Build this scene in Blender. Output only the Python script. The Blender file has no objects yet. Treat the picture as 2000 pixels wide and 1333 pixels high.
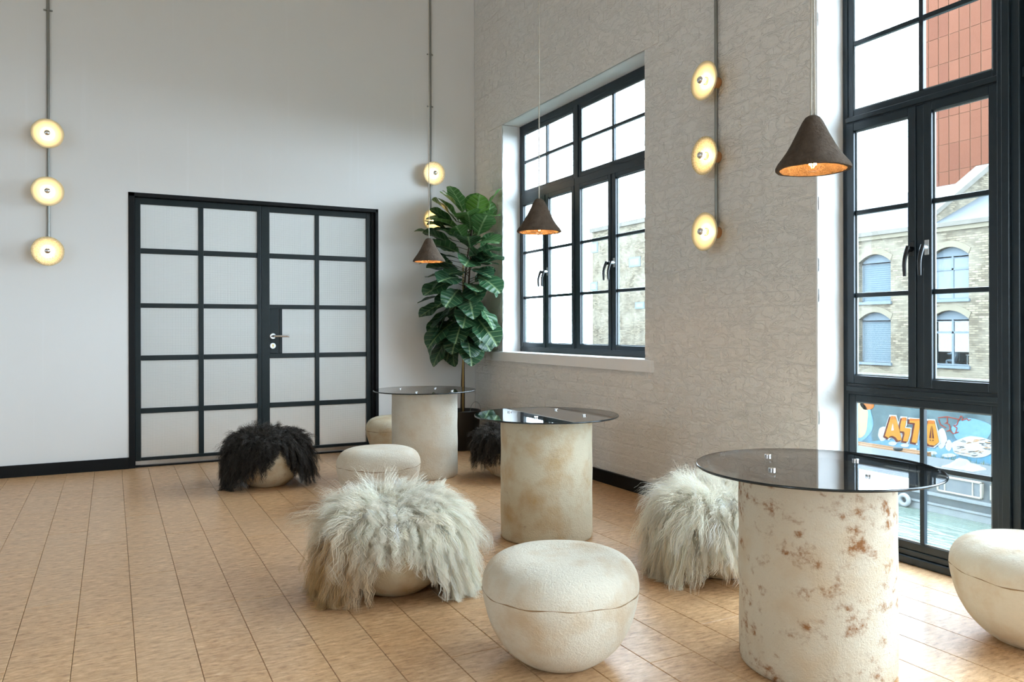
import bpy, math, random
import numpy as np
from mathutils import Vector, Matrix

SC = bpy.context.scene
COL = SC.collection
RNG = random.Random(7)

# ------------------------------------------------------------------ camera
F_PX, YAW, ROLL = 1525.04, 0.4739, -0.0026
CAM = np.array([-3.0697, -6.7515, 1.0764])
PX0, PY0 = 1000.0, 643.18
_f = np.array([math.sin(YAW), math.cos(YAW), 0.0])
_r = np.array([math.cos(YAW), -math.sin(YAW), 0.0])
_u = np.array([0.0, 0.0, 1.0])
FW = _f
RT = _r * math.cos(ROLL) + _u * math.sin(ROLL)
UP = -_r * math.sin(ROLL) + _u * math.cos(ROLL)
cam_data = bpy.data.cameras.new('camera')
cam_data.sensor_width = 36.0
cam_data.lens = F_PX * 36.0 / 2000.0
cam_data.shift_y = (PY0 - 666.5) / 2000.0
cam_data.clip_start = 0.05
cam_data.clip_end = 400
cam = bpy.data.objects.new('camera', cam_data)
COL.objects.link(cam)
cam.matrix_world = Matrix(((RT[0], UP[0], -FW[0], CAM[0]), (RT[1], UP[1], -FW[1], CAM[1]),
                           (RT[2], UP[2], -FW[2], CAM[2]), (0, 0, 0, 1)))
SC.camera = cam


def ray(px, py):
    return FW + RT * ((px - PX0) / F_PX) + UP * ((PY0 - py) / F_PX)


def onx(px, py, x=0.0):
    r = ray(px, py)
    return CAM + r * ((x - CAM[0]) / r[0])


def onz(px, py, z=0.0):
    r = ray(px, py)
    return CAM + r * ((z - CAM[2]) / r[2])


# ------------------------------------------------------------------ world, exposure
SKY_STRENGTH = 19.8
world = bpy.data.worlds.new('overcast_sky')
SC.world = world
world.use_nodes = True
wn = world.node_tree
bg = wn.nodes['Background']
bg.inputs[0].default_value = (0.70, 0.86, 1.0, 1)
bg.inputs[1].default_value = SKY_STRENGTH
SC.view_settings.view_transform = 'Standard'
SC.view_settings.look = 'None'
SC.view_settings.exposure = 0.0
SC.view_settings.gamma = 1.0
SC.view_settings.use_curve_mapping = False
SC.cycles.use_denoising = True
try:
    SC.cycles.denoiser = 'OPENIMAGEDENOISE'
    SC.cycles.denoising_input_passes = 'RGB_ALBEDO_NORMAL'
except Exception:
    pass
SC.cycles.use_adaptive_sampling = True
SC.cycles.adaptive_threshold = 0.06
SC.cycles.adaptive_min_samples = 20
SC.cycles.max_bounces = 7
SC.cycles.diffuse_bounces = 4
SC.cycles.glossy_bounces = 3
SC.cycles.transmission_bounces = 6
SC.cycles.transparent_max_bounces = 12
SC.cycles.sample_clamp_indirect = 14.0
SC.cycles.caustics_reflective = False
SC.cycles.caustics_refractive = False

# room extents (metres): corner of the two walls is the origin
ROOM_X0, ROOM_Y0, CEIL = -8.0, -12.0, 5.2
HEAD = 2.88            # window head
D_FRAME = 0.176        # window frames sit this far into the brick wall
WALL_T = 0.216


def portal(name, y0, y1, z0, z1):
    d = bpy.data.lights.new(name, 'AREA')
    d.shape = 'RECTANGLE'
    d.size = abs(z1 - z0)
    d.size_y = abs(y1 - y0)
    d.cycles.is_portal = True
    o = bpy.data.objects.new(name, d)
    COL.objects.link(o)
    o.location = (WALL_T + 0.02, (y0 + y1) / 2, (z0 + z1) / 2)
    o.rotation_euler = (0, math.radians(90), 0)   # -Z of the lamp looks to -X
    return o


portal('daylight_portal', -2.65, -0.57, 0.88, HEAD)
portal('daylight_portal', -6.55, -4.04, 0.0, HEAD)
portal('daylight_portal', -11.7, -6.95, 0.0, HEAD)
FILL_WIN = ((-8.0, -6.7),)      # y span of an unseen left-wall window, added to brighten the brick wall
LW_Z0, LW_Z1 = 1.3, 2.8
for (a_, b_) in FILL_WIN:
    lp = portal('daylight_portal', a_, b_, LW_Z0, LW_Z1)
    lp.location.x = ROOM_X0 - 0.22
    lp.rotation_euler = (0, math.radians(-90), 0)   # looks to +X


# ------------------------------------------------------------------ node helpers
def mat_new(name):
    m = bpy.data.materials.new(name)
    m.use_nodes = True
    nt = m.node_tree
    nt.nodes.clear()
    return m, nt


class NT:
    def __init__(self, name):
        self.m, self.t = mat_new(name)
        self.out = self.n('ShaderNodeOutputMaterial')

    def n(self, kind, **kw):
        nd = self.t.nodes.new(kind)
        for k, v in kw.items():
            setattr(nd, k, v)
        return nd

    def l(self, a, b):
        self.t.links.new(a, b)

    def val(self, sock, v):
        if hasattr(v, 'bl_rna') and v.bl_rna.identifier.startswith('NodeSocket'):
            self.l(v, sock)
        elif isinstance(v, (tuple, list)) and len(v) == 3 and sock.type == 'RGBA':
            sock.default_value = (*v, 1)
        else:
            sock.default_value = v

    def pos(self, scale=(1, 1, 1), space='world', rot=(0, 0, 0)):
        if space == 'world':
            src = self.n('ShaderNodeNewGeometry').outputs['Position']
        else:
            src = self.n('ShaderNodeTexCoord').outputs['Object']
        mp = self.n('ShaderNodeMapping')
        self.l(src, mp.inputs['Vector'])
        mp.inputs['Scale'].default_value = scale
        mp.inputs['Rotation'].default_value = rot
        return mp.outputs['Vector']

    def noise(self, vec, scale, detail=4, rough=0.55, dist=0.0):
        nd = self.n('ShaderNodeTexNoise')
        self.l(vec, nd.inputs['Vector'])
        nd.inputs['Scale'].default_value = scale
        nd.inputs['Detail'].default_value = detail
        nd.inputs['Roughness'].default_value = rough
        nd.inputs['Distortion'].default_value = dist
        return nd.outputs['Fac']

    def voronoi(self, vec, scale, feature='F1', rand=1.0, out='Distance'):
        nd = self.n('ShaderNodeTexVoronoi', feature=feature)
        self.l(vec, nd.inputs['Vector'])
        nd.inputs['Scale'].default_value = scale
        nd.inputs['Randomness'].default_value = rand
        return nd.outputs[out]

    def ramp(self, fac, stops):
        nd = self.n('ShaderNodeValToRGB')
        self.l(fac, nd.inputs['Fac'])
        el = nd.color_ramp.elements
        while len(el) < len(stops):
            el.new(0.5)
        for e, (p, c) in zip(el, stops):
            e.position = p
            e.color = (*c, 1) if len(c) == 3 else c
        return nd.outputs['Color']

    def maprange(self, v, a, b, c=0.0, d=1.0):
        nd = self.n('ShaderNodeMapRange')
        self.l(v, nd.inputs['Value'])
        for k, x in zip(('From Min', 'From Max', 'To Min', 'To Max'), (a, b, c, d)):
            nd.inputs[k].default_value = x
        return nd.outputs['Result']

    def mix(self, fac, a, b, blend='MIX'):
        nd = self.n('ShaderNodeMix', data_type='RGBA', blend_type=blend)
        self.val(nd.inputs[0], fac)
        self.val(nd.inputs[6], a)
        self.val(nd.inputs[7], b)
        return nd.outputs[2]

    def math(self, op, a, b=0.0):
        nd = self.n('ShaderNodeMath', operation=op)
        self.val(nd.inputs[0], a)
        self.val(nd.inputs[1], b)
        return nd.outputs[0]

    def bump(self, h, strength, dist, normal=None):
        nd = self.n('ShaderNodeBump')
        self.l(h, nd.inputs['Height'])
        nd.inputs['Strength'].default_value = strength
        nd.inputs['Distance'].default_value = dist
        if normal is not None:
            self.l(normal, nd.inputs['Normal'])
        return nd.outputs['Normal']

    def principled(self, base, rough=0.5, metal=0.0, normal=None, spec=0.5, **kw):
        p = self.n('ShaderNodeBsdfPrincipled')
        self.val(p.inputs['Base Color'], base)
        self.val(p.inputs['Roughness'], rough)
        p.inputs['Metallic'].default_value = metal
        p.inputs['Specular IOR Level'].default_value = spec
        for k, v in kw.items():
            self.val(p.inputs[k.replace('_', ' ')], v)
        if normal is not None:
            self.l(normal, p.inputs['Normal'])
        return p

    def done(self, shader):
        self.l(shader.outputs[0] if hasattr(shader, 'outputs') else shader, self.out.inputs['Surface'])
        return self.m


MAT = {}


def simple(name, col, rough=0.5, metal=0.0, spec=0.5, nscale=18.0, namp=0.08, bump=0.0, bscale=120.0):
    t = NT(name)
    v = t.pos()
    n = t.noise(v, nscale, 3)
    c2 = tuple(max(0.0, c * (1 - namp * 2)) for c in col)
    base = t.mix(n, c2, tuple(min(1.0, c * (1 + namp)) for c in col))
    nrm = None
    if bump > 0:
        nrm = t.bump(t.noise(v, bscale, 4), bump, 0.003)
    MAT[name] = t.done(t.principled(base, rough, metal, nrm, spec))
    return MAT[name]


# plaster of the wall with the door
t = NT('plaster_white')
v = t.pos()
big = t.noise(v, 0.9, 3)
fine = t.noise(v, 60, 4)
streak = t.noise(t.pos((14, 14, 0.6)), 1.0, 3)
base = t.mix(big, (0.79, 0.785, 0.775), (0.85, 0.845, 0.835))
base = t.mix(t.maprange(streak, 0.62, 0.8), base, (0.85, 0.85, 0.85))
nrm = t.bump(t.math('ADD', t.math('MULTIPLY', fine, 0.25), t.noise(v, 7, 3)), 0.10, 0.006)
MAT['plaster'] = t.done(t.principled(base, 0.62, 0, nrm, 0.35))

# limewashed plaster of the reveals and lintel
t = NT('plaster_reveal')
v = t.pos()
crack = t.voronoi(t.pos((2.2, 2.2, 0.9)), 2.4, 'DISTANCE_TO_EDGE')
h = t.math('ADD', t.noise(v, 35, 5), t.math('MULTIPLY', t.noise(v, 6, 3), 1.5))
MAT['reveal'] = t.done(t.principled(t.mix(t.noise(v, 3, 3), (0.80, 0.80, 0.80), (0.87, 0.87, 0.87)), 0.6, 0,
                                    t.bump(h, 0.25, 0.006), 0.3))

# thickly painted brick
t = NT('painted_brick')
v = t.pos()
n1 = t.noise(v, 3.0, 4)
n2 = t.noise(v, 28, 5, 0.6)
n3 = t.noise(v, 95, 4, 0.6)
n4 = t.noise(t.pos((1, 1, 2.0)), 9.5, 4, 0.6, 0.8)
ridge = t.maprange(t.math('ABSOLUTE', t.math('SUBTRACT', n4, 0.5)), 0.0, 0.05, 1.0, 0.0)
base = t.mix(n1, (0.80, 0.77, 0.73), (0.87, 0.84, 0.80))
base = t.mix(t.maprange(n2, 0.64, 0.78), base, (0.85, 0.83, 0.80))
h = t.math('ADD', t.math('ADD', t.math('MULTIPLY', n2, 1.0), t.math('MULTIPLY', n3, 0.30)), t.math('MULTIPLY', ridge, 0.35))
MAT['brick'] = t.done(t.principled(base, 0.5, 0, t.bump(h, 0.75, 0.013), 0.4))

# cork
t = NT('cork_plank')
obj = t.n('ShaderNodeObjectInfo').outputs['Random']
v = t.pos((1.0, 3.2, 1.0))
w = t.n('ShaderNodeVectorMath', operation='ADD')
t.l(v, w.inputs[0])
cmb = t.n('ShaderNodeCombineXYZ')
t.l(t.math('MULTIPLY', obj, 37.0), cmb.inputs[0])
t.l(t.math('MULTIPLY', obj, 91.0), cmb.inputs[1])
t.l(cmb.outputs[0], w.inputs[1])
v = w.outputs[0]
a = t.noise(v, 21, 6, 0.68)
b = t.noise(v, 52, 4, 0.6)
c = t.noise(v, 5, 3)
base = t.ramp(a, [(0.31, (0.25, 0.115, 0.046)), (0.44, (0.54, 0.300, 0.140)), (0.57, (0.69, 0.415, 0.212)), (0.72, (0.86, 0.61, 0.36))])
base = t.mix(t.maprange(c, 0.35, 0.75, 0.0, 0.5), base, (0.42, 0.24, 0.12))
base = t.mix(t.maprange(obj, 0, 1, 0.0, 0.22), base, (0.62, 0.44, 0.28))
speck = t.maprange(b, 0.64, 0.69)
base = t.mix(t.math('MULTIPLY', speck, 0.75), base, (0.12, 0.055, 0.025))
pale = t.maprange(t.noise(v, 48, 3), 0.66, 0.74)
base = t.mix(t.math('MULTIPLY', pale, 0.5), base, (0.66, 0.50, 0.35))
nrm = t.bump(t.math('ADD', a, t.math('MULTIPLY', b, 0.4)), 0.10, 0.002)
MAT['cork'] = t.done(t.principled(base, t.maprange(a, 0.2, 0.8, 0.42, 0.32), 0, nrm, 0.36, Coat_Weight=0.10, Coat_Roughness=0.24))

simple('floor_base', (0.07, 0.035, 0.018), 0.7)
simple('black_paint', (0.006, 0.007, 0.008), 0.45, spec=0.22, namp=0.15)
simple('door_steel', (0.014, 0.022, 0.024), 0.42, spec=0.28, namp=0.10)
simple('window_steel', (0.014, 0.026, 0.037), 0.30, spec=0.5, namp=0.10)
simple('gasket_grey', (0.22, 0.26, 0.28), 0.35)
simple('aluminium', (0.62, 0.63, 0.64), 0.32, 1.0)
simple('chrome', (0.80, 0.80, 0.80), 0.12, 1.0)
simple('brass', (0.60, 0.43, 0.16), 0.3, 1.0)
simple('conduit_steel', (0.30, 0.30, 0.28), 0.38, 1.0)
simple('copper_base', (0.50, 0.24, 0.10), 0.42, 0.35)
simple('ceiling_paint', (0.88, 0.87, 0.85), 0.8, namp=0.02)
simple('far_wall_paint', (0.66, 0.65, 0.63), 0.75)
simple('cable_cloth', (0.62, 0.58, 0.50), 0.8, nscale=400, namp=0.3)
simple('pot_black', (0.012, 0.011, 0.010), 0.45)
simple('soil', (0.045, 0.028, 0.018), 0.95, bump=0.6)
simple('bark', (0.085, 0.052, 0.028), 0.75, nscale=60, namp=0.4, bump=0.4)
simple('bamboo', (0.55, 0.36, 0.12), 0.5)
simple('handle_black', (0.012, 0.013, 0.015), 0.28)
simple('handle_grey', (0.62, 0.66, 0.68), 0.30, 0.6)


def mycelium(name, stain, stain_lo, cream=(0.76, 0.68, 0.52), lower=0.35):
    t = NT(name)
    v = t.pos()
    tc = t.n('ShaderNodeTexCoord').outputs['Object']
    sep = t.n('ShaderNodeSeparateXYZ')
    t.l(tc, sep.inputs[0])
    big = t.noise(v, 5.5, 4, 0.6)
    mid = t.noise(v, 24, 5, 0.65)
    fine = t.noise(v, 170, 4, 0.7)
    fine2 = t.noise(v, 70, 4, 0.65)
    base = t.mix(big, cream, tuple(min(1, c * 1.14) for c in cream))
    # warm bloom of the dried culture on the flanks
    warm = t.maprange(t.noise(v, 7.5, 4), 0.46, 0.72)
    base = t.mix(t.math('MULTIPLY', warm, lower), base, (0.56, 0.36, 0.165))
    # rust-brown blotches with ragged borders
    patch = t.maprange(t.noise(t.pos((1, 1, 1.6)), 8.5, 5, 0.62), stain_lo, stain_lo + 0.11)
    grain = t.maprange(mid, 0.46, 0.60)
    st = t.math('MULTIPLY', t.math('MULTIPLY', patch, grain), stain)
    base = t.mix(st, base, (0.30, 0.135, 0.05))
    pit = t.maprange(fine2, 0.70, 0.76)
    base = t.mix(t.math('MULTIPLY', pit, 0.6), base, (0.33, 0.20, 0.10))
    h = t.math('ADD', t.math('ADD', fine, t.math('MULTIPLY', fine2, 0.9)), t.math('MULTIPLY', mid, 0.5))
    MAT[name] = t.done(t.principled(base, 0.85, 0, t.bump(h, 0.7, 0.0058), 0.25))


mycelium('mycelium_plain', 0.55, 0.64, (0.69, 0.63, 0.52), 0.55)
mycelium('mycelium_pale', 0.50, 0.64, (0.69, 0.64, 0.54), 0.30)
mycelium('mycelium_tan', 0.60, 0.61, (0.66, 0.58, 0.43), 0.85)
mycelium('mycelium_rust', 1.0, 0.50, (0.62, 0.555, 0.445), 0.36)
simple('seam_brown', (0.30, 0.19, 0.095), 0.9, bump=0.5)


def thin_glass(name, tint, rough=0.0, extra_spec=1.0, ior=1.5, flat=None):
    t = NT(name)
    tr = t.n('ShaderNodeBsdfTransparent')
    tr.inputs[0].default_value = (*tint, 1)
    gl = t.n('ShaderNodeBsdfGlossy')
    gl.inputs['Roughness'].default_value = rough
    gl.inputs['Color'].default_value = (extra_spec, extra_spec, extra_spec, 1)
    fr = t.n('ShaderNodeFresnel')
    bf = t.n('ShaderNodeNewGeometry').outputs['Backfacing']
    t.l(t.maprange(bf, 0, 1, ior, 1.0 / ior), fr.inputs['IOR'])
    mx = t.n('ShaderNodeMixShader')
    t.l(fr.outputs[0], mx.inputs[0])
    t.l(tr.outputs[0], mx.inputs[1])
    t.l(gl.outputs[0], mx.inputs[2])
    MAT[name] = t.done(mx)


thin_glass('window_glass', (0.97, 0.985, 0.985))
thin_glass('bulb_glass', (0.98, 0.93, 0.85))
thin_glass('smoked_glass', (0.50, 0.50, 0.51), 0.0, 1.0, 1.65)
simple('glass_edge', (0.015, 0.02, 0.022), 0.15)

# patterned privacy glass: a fine pressed grid, milky
t = NT('pressed_glass')
tc = t.n('ShaderNodeNewGeometry').outputs['Position']
sep = t.n('ShaderNodeSeparateXYZ')
t.l(tc, sep.inputs[0])
sx = t.math('SINE', t.math('MULTIPLY', sep.outputs[0], 2 * math.pi / 0.0095))
sz = t.math('SINE', t.math('MULTIPLY', sep.outputs[2], 2 * math.pi / 0.0095))
h = t.math('ADD', sx, sz)
nrm = t.bump(h, 0.30, 0.002)
p = t.principled((0.93, 0.96, 0.96), 0.42, 0, nrm, 0.5, Transmission_Weight=0.75, IOR=1.3)
p2 = t.principled(t.mix(t.maprange(h, -2, 2), (0.66, 0.70, 0.71), (0.84, 0.87, 0.88)), 0.35, 0, nrm, 0.5)
mx = t.n('ShaderNodeMixShader')
mx.inputs[0].default_value = 0.45
t.l(p.outputs[0], mx.inputs[1])
t.l(p2.outputs[0], mx.inputs[2])
MAT['pressed_glass'] = t.done(mx)


def emit(name, col, strength):
    t = NT(name)
    e = t.n('ShaderNodeEmission')
    e.inputs[0].default_value = (*col, 1)
    e.inputs[1].default_value = strength
    MAT[name] = t.done(e)


emit('bulb_glow', (1.0, 0.72, 0.38), 50.0)
emit('filament_glow', (1.0, 0.56, 0.20), 700.0)

# cast opal shades of the wall lamps
for nm, sp in (('opal_shade', 0.0), ('speckled_shade', 1.0)):
    t = NT(nm)
    v = t.pos()
    tc = t.n('ShaderNodeTexCoord').outputs['Object']
    ring = t.n('ShaderNodeTexWave', wave_type='RINGS', rings_direction='Z')
    t.l(tc, ring.inputs['Vector'])
    ring.inputs['Scale'].default_value = 14
    ring.inputs['Distortion'].default_value = 1.5
    n = t.noise(v, 190, 4, 0.7)
    base = t.mix(t.math('MULTIPLY', ring.outputs['Fac'], 0.5), (0.87, 0.79, 0.56), (0.80, 0.67, 0.40))
    if sp:
        base = t.mix(t.maprange(n, 0.50, 0.60, 0.0, 0.75), base, (0.50, 0.33, 0.10))
    d = t.principled(base, 0.45, 0, t.bump(n, 0.2, 0.002), 0.4)
    tl = t.n('ShaderNodeBsdfTranslucent')
    t.l(base, tl.inputs[0])
    mx = t.n('ShaderNodeMixShader')
    mx.inputs[0].default_value = 0.25
    t.l(d.outputs[0], mx.inputs[1])
    t.l(tl.outputs[0], mx.inputs[2])
    MAT[nm] = t.done(mx)

# pulp pendants
t = NT('paper_pulp')
v = t.pos()
h = t.math('ADD', t.noise(v, 60, 6, 0.7), t.math('MULTIPLY', t.noise(v, 18, 4), 0.8))
base = t.mix(t.noise(v, 40, 5, 0.65), (0.065, 0.042, 0.028), (0.20, 0.145, 0.105))
MAT['pulp'] = t.done(t.principled(base, 0.9, 0, t.bump(h, 1.0, 0.020), 0.2))

# wool: the colour comes with each strand (natural pigment)
t = NT('wool')
at = t.n('ShaderNodeVertexColor', layer_name='wool')
p = t.principled(at.outputs[0], 0.55, 0, None, 0.25, Sheen_Weight=0.3)
tl = t.n('ShaderNodeBsdfTranslucent')
t.l(at.outputs[0], tl.inputs[0])
mx = t.n('ShaderNodeMixShader')
mx.inputs[0].default_value = 0.40
t.l(p.outputs[0], mx.inputs[1])
t.l(tl.outputs[0], mx.inputs[2])
MAT['wool'] = t.done(mx)
simple('hide_cream', (0.55, 0.47, 0.34), 0.9)
simple('hide_black', (0.012, 0.010, 0.009), 0.9)

# fig leaves
t = NT('fig_leaf')
uv = t.n('ShaderNodeUVMap').outputs[0]
sep = t.n('ShaderNodeSeparateXYZ')
t.l(uv, sep.inputs[0])
au = t.math('ABSOLUTE', sep.outputs[0])
mid = t.maprange(au, 0.012, 0.035, 1.0, 0.0)
sidev = t.math('SINE', t.math('MULTIPLY', t.math('SUBTRACT', sep.outputs[1], t.math('MULTIPLY', au, 0.55)), 44.0))
vein = t.math('MAXIMUM', mid, t.maprange(sidev, 0.93, 0.995))
oi = t.n('ShaderNodeObjectInfo').outputs['Random']
at = t.n('ShaderNodeAttribute', attribute_type='OBJECT', attribute_name='young').outputs['Fac']
old = t.mix(oi, (0.018, 0.062, 0.030), (0.035, 0.105, 0.045))
young = t.mix(oi, (0.085, 0.200, 0.035), (0.150, 0.300, 0.050))
base = t.mix(at, old, young)
base = t.mix(t.math('MULTIPLY', vein, 0.65), base, (0.30, 0.42, 0.20))
puff = t.maprange(sidev, -1, 1, 0.0, 1.0)
nrm = t.bump(t.math('SUBTRACT', puff, t.math('MULTIPLY', vein, 0.6)), 0.5, 0.006)
p = t.principled(base, 0.33, 0, nrm, 0.5)
tl = t.n('ShaderNodeBsdfTranslucent')
t.l(base, tl.inputs[0])
mx = t.n('ShaderNodeMixShader')
mx.inputs[0].default_value = 0.22
t.l(p.outputs[0], mx.inputs[1])
t.l(tl.outputs[0], mx.inputs[2])
MAT['leaf'] = t.done(mx)

# outside: all colours darkened in the material, standing in for a lower exposure
OUT_DIM = 0.275  # exposure factor multiplied into every outside colour


def dimmed(name, col, *a, **k):
    k.setdefault('spec', 0.1)
    simple(name, tuple(c * OUT_DIM for c in col), *a, **k)


def dim_base(t, base):
    return t.mix(1.0, base, (OUT_DIM, OUT_DIM, OUT_DIM), 'MULTIPLY')


t = NT('stock_brick')
v = t.pos((0, 1, 1))
sep = t.n('ShaderNodeSeparateXYZ')
t.l(t.n('ShaderNodeNewGeometry').outputs['Position'], sep.inputs[0])
cmb = t.n('ShaderNodeCombineXYZ')
t.l(t.math('ADD', sep.outputs[1], sep.outputs[0]), cmb.inputs[0])
t.l(sep.outputs[2], cmb.inputs[1])
br = t.n('ShaderNodeTexBrick')
t.l(cmb.outputs[0], br.inputs['Vector'])
br.inputs['Color1'].default_value = (0.52, 0.44, 0.31, 1)
br.inputs['Color2'].default_value = (0.20, 0.165, 0.115, 1)
br.inputs['Mortar'].default_value = (0.20, 0.17, 0.13, 1)
br.inputs['Scale'].default_value = 1.0
br.inputs['Brick Width'].default_value = 0.32
br.inputs['Row Height'].default_value = 0.11
br.inputs['Mortar Size'].default_value = 0.016
base = t.mix(t.maprange(t.noise(t.pos(), 0.8, 4), 0.4, 0.65, 0, 0.6), br.outputs[0], (0.50, 0.45, 0.35))
MAT['stock_brick'] = t.done(t.principled(dim_base(t, base), 0.9, 0, None, 0.1))
dimmed('arch_brick', (0.43, 0.38, 0.28), 0.9, nscale=4)
dimmed('slate', (0.25, 0.28, 0.305), 0.6, nscale=2)
dimmed('coping_stone', (0.36, 0.335, 0.29), 0.9, nscale=2, namp=0.15)
dimmed('joinery_blue', (0.30, 0.37, 0.42), 0.6)
dimmed('far_pane', (0.36, 0.42, 0.47), 0.2)
dimmed('office_dark', (0.12, 0.12, 0.11), 0.8)
dimmed('office_desk', (0.6, 0.6, 0.58), 0.6)
t = NT('venetian_blind')
sep = t.n('ShaderNodeSeparateXYZ')
t.l(t.n('ShaderNodeNewGeometry').outputs['Position'], sep.inputs[0])
s = t.maprange(t.math('SINE', t.math('MULTIPLY', sep.outputs[2], 2 * math.pi / 0.115)), -1, 1)
MAT['blind'] = t.done(t.principled(dim_base(t, t.mix(s, (0.17, 0.245, 0.29), (0.28, 0.36, 0.40))), 0.6, spec=0.1))
for i, c in enumerate(((0.265, 0.088, 0.043), (0.285, 0.098, 0.049), (0.245, 0.078, 0.038))):
    dimmed('terracotta_%s' % 'abc'[i], c, 0.6, nscale=0.8, namp=0.06)
dimmed('tower_joint', (0.40, 0.24, 0.15), 0.8)
t = NT('canal_water')
v = t.pos((1.0, 0.35, 1.0), rot=(0, 0, 0.35))
n = t.noise(v, 2.4, 4, 0.6, 1.0)
base = t.mix(n, (0.13, 0.185, 0.155), (0.22, 0.28, 0.24))
MAT['water'] = t.done(t.principled(dim_base(t, base), 0.22, 0, t.bump(n, 0.35, 0.25), 0.12))
t = NT('mural_wall')
v = t.pos()
n = t.noise(v, 1.1, 5, 0.65)
base = t.ramp(n, [(0.36, (0.065, 0.115, 0.130)), (0.58, (0.125, 0.20, 0.215))])
spk = t.maprange(t.noise(t.pos((1, 1.0, 1.6)), 4.2, 4, 0.6), 0.66, 0.70)
sep = t.n('ShaderNodeSeparateXYZ')
t.l(t.n('ShaderNodeNewGeometry').outputs['Position'], sep.inputs[0])
base = t.mix(t.math('MULTIPLY', spk, t.maprange(sep.outputs[2], -2.0, -1.5)), base, (0.42, 0.34, 0.24))
blue = t.math('MULTIPLY', t.maprange(sep.outputs[2], -2.35, -2.9), t.maprange(t.noise(v, 1.3, 3), 0.35, 0.55))
base = t.mix(blue, base, (0.10, 0.33, 0.50))
MAT['mural_wall'] = t.done(t.principled(dim_base(t, base), 0.8, 0, None, 0.2))
for nm, c in (('paint_white', (0.62, 0.64, 0.64)), ('paint_orange', (0.62, 0.27, 0.035)), ('paint_maroon', (0.13, 0.028, 0.022)),
              ('paint_red', (0.42, 0.06, 0.03)), ('paint_sky', (0.20, 0.40, 0.55)), ('paint_cream', (0.60, 0.48, 0.30)),
              ('paint_black', (0.03, 0.04, 0.05)), ('paint_amber', (0.55, 0.17, 0.03))):
    dimmed(nm, c, 0.75, nscale=3)
dimmed('verge_green', (0.12, 0.17, 0.055), 0.95, nscale=3, namp=0.3)
dimmed('towpath_grit', (0.26, 0.24, 0.20), 0.95, nscale=3)
dimmed('boat_grey', (0.105, 0.13, 0.14), 0.45, nscale=1.5)
dimmed('boat_dark', (0.06, 0.078, 0.085), 0.45, nscale=1.5)
dimmed('boat_trim', (0.30, 0.34, 0.35), 0.5)
dimmed('boat_window_frame', (0.55, 0.52, 0.44), 0.5)
dimmed('boat_pane', (0.22, 0.25, 0.27), 0.15)
dimmed('rubber_white', (0.42, 0.45, 0.45), 0.7)
dimmed('tarp_white', (0.33, 0.33, 0.32), 0.8)
dimmed('plank_brown', (0.28, 0.15, 0.07), 0.8, nscale=2)
dimmed('skin', (0.45, 0.27, 0.19), 0.6)
dimmed('shirt_blue', (0.36, 0.45, 0.53), 0.8)


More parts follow.
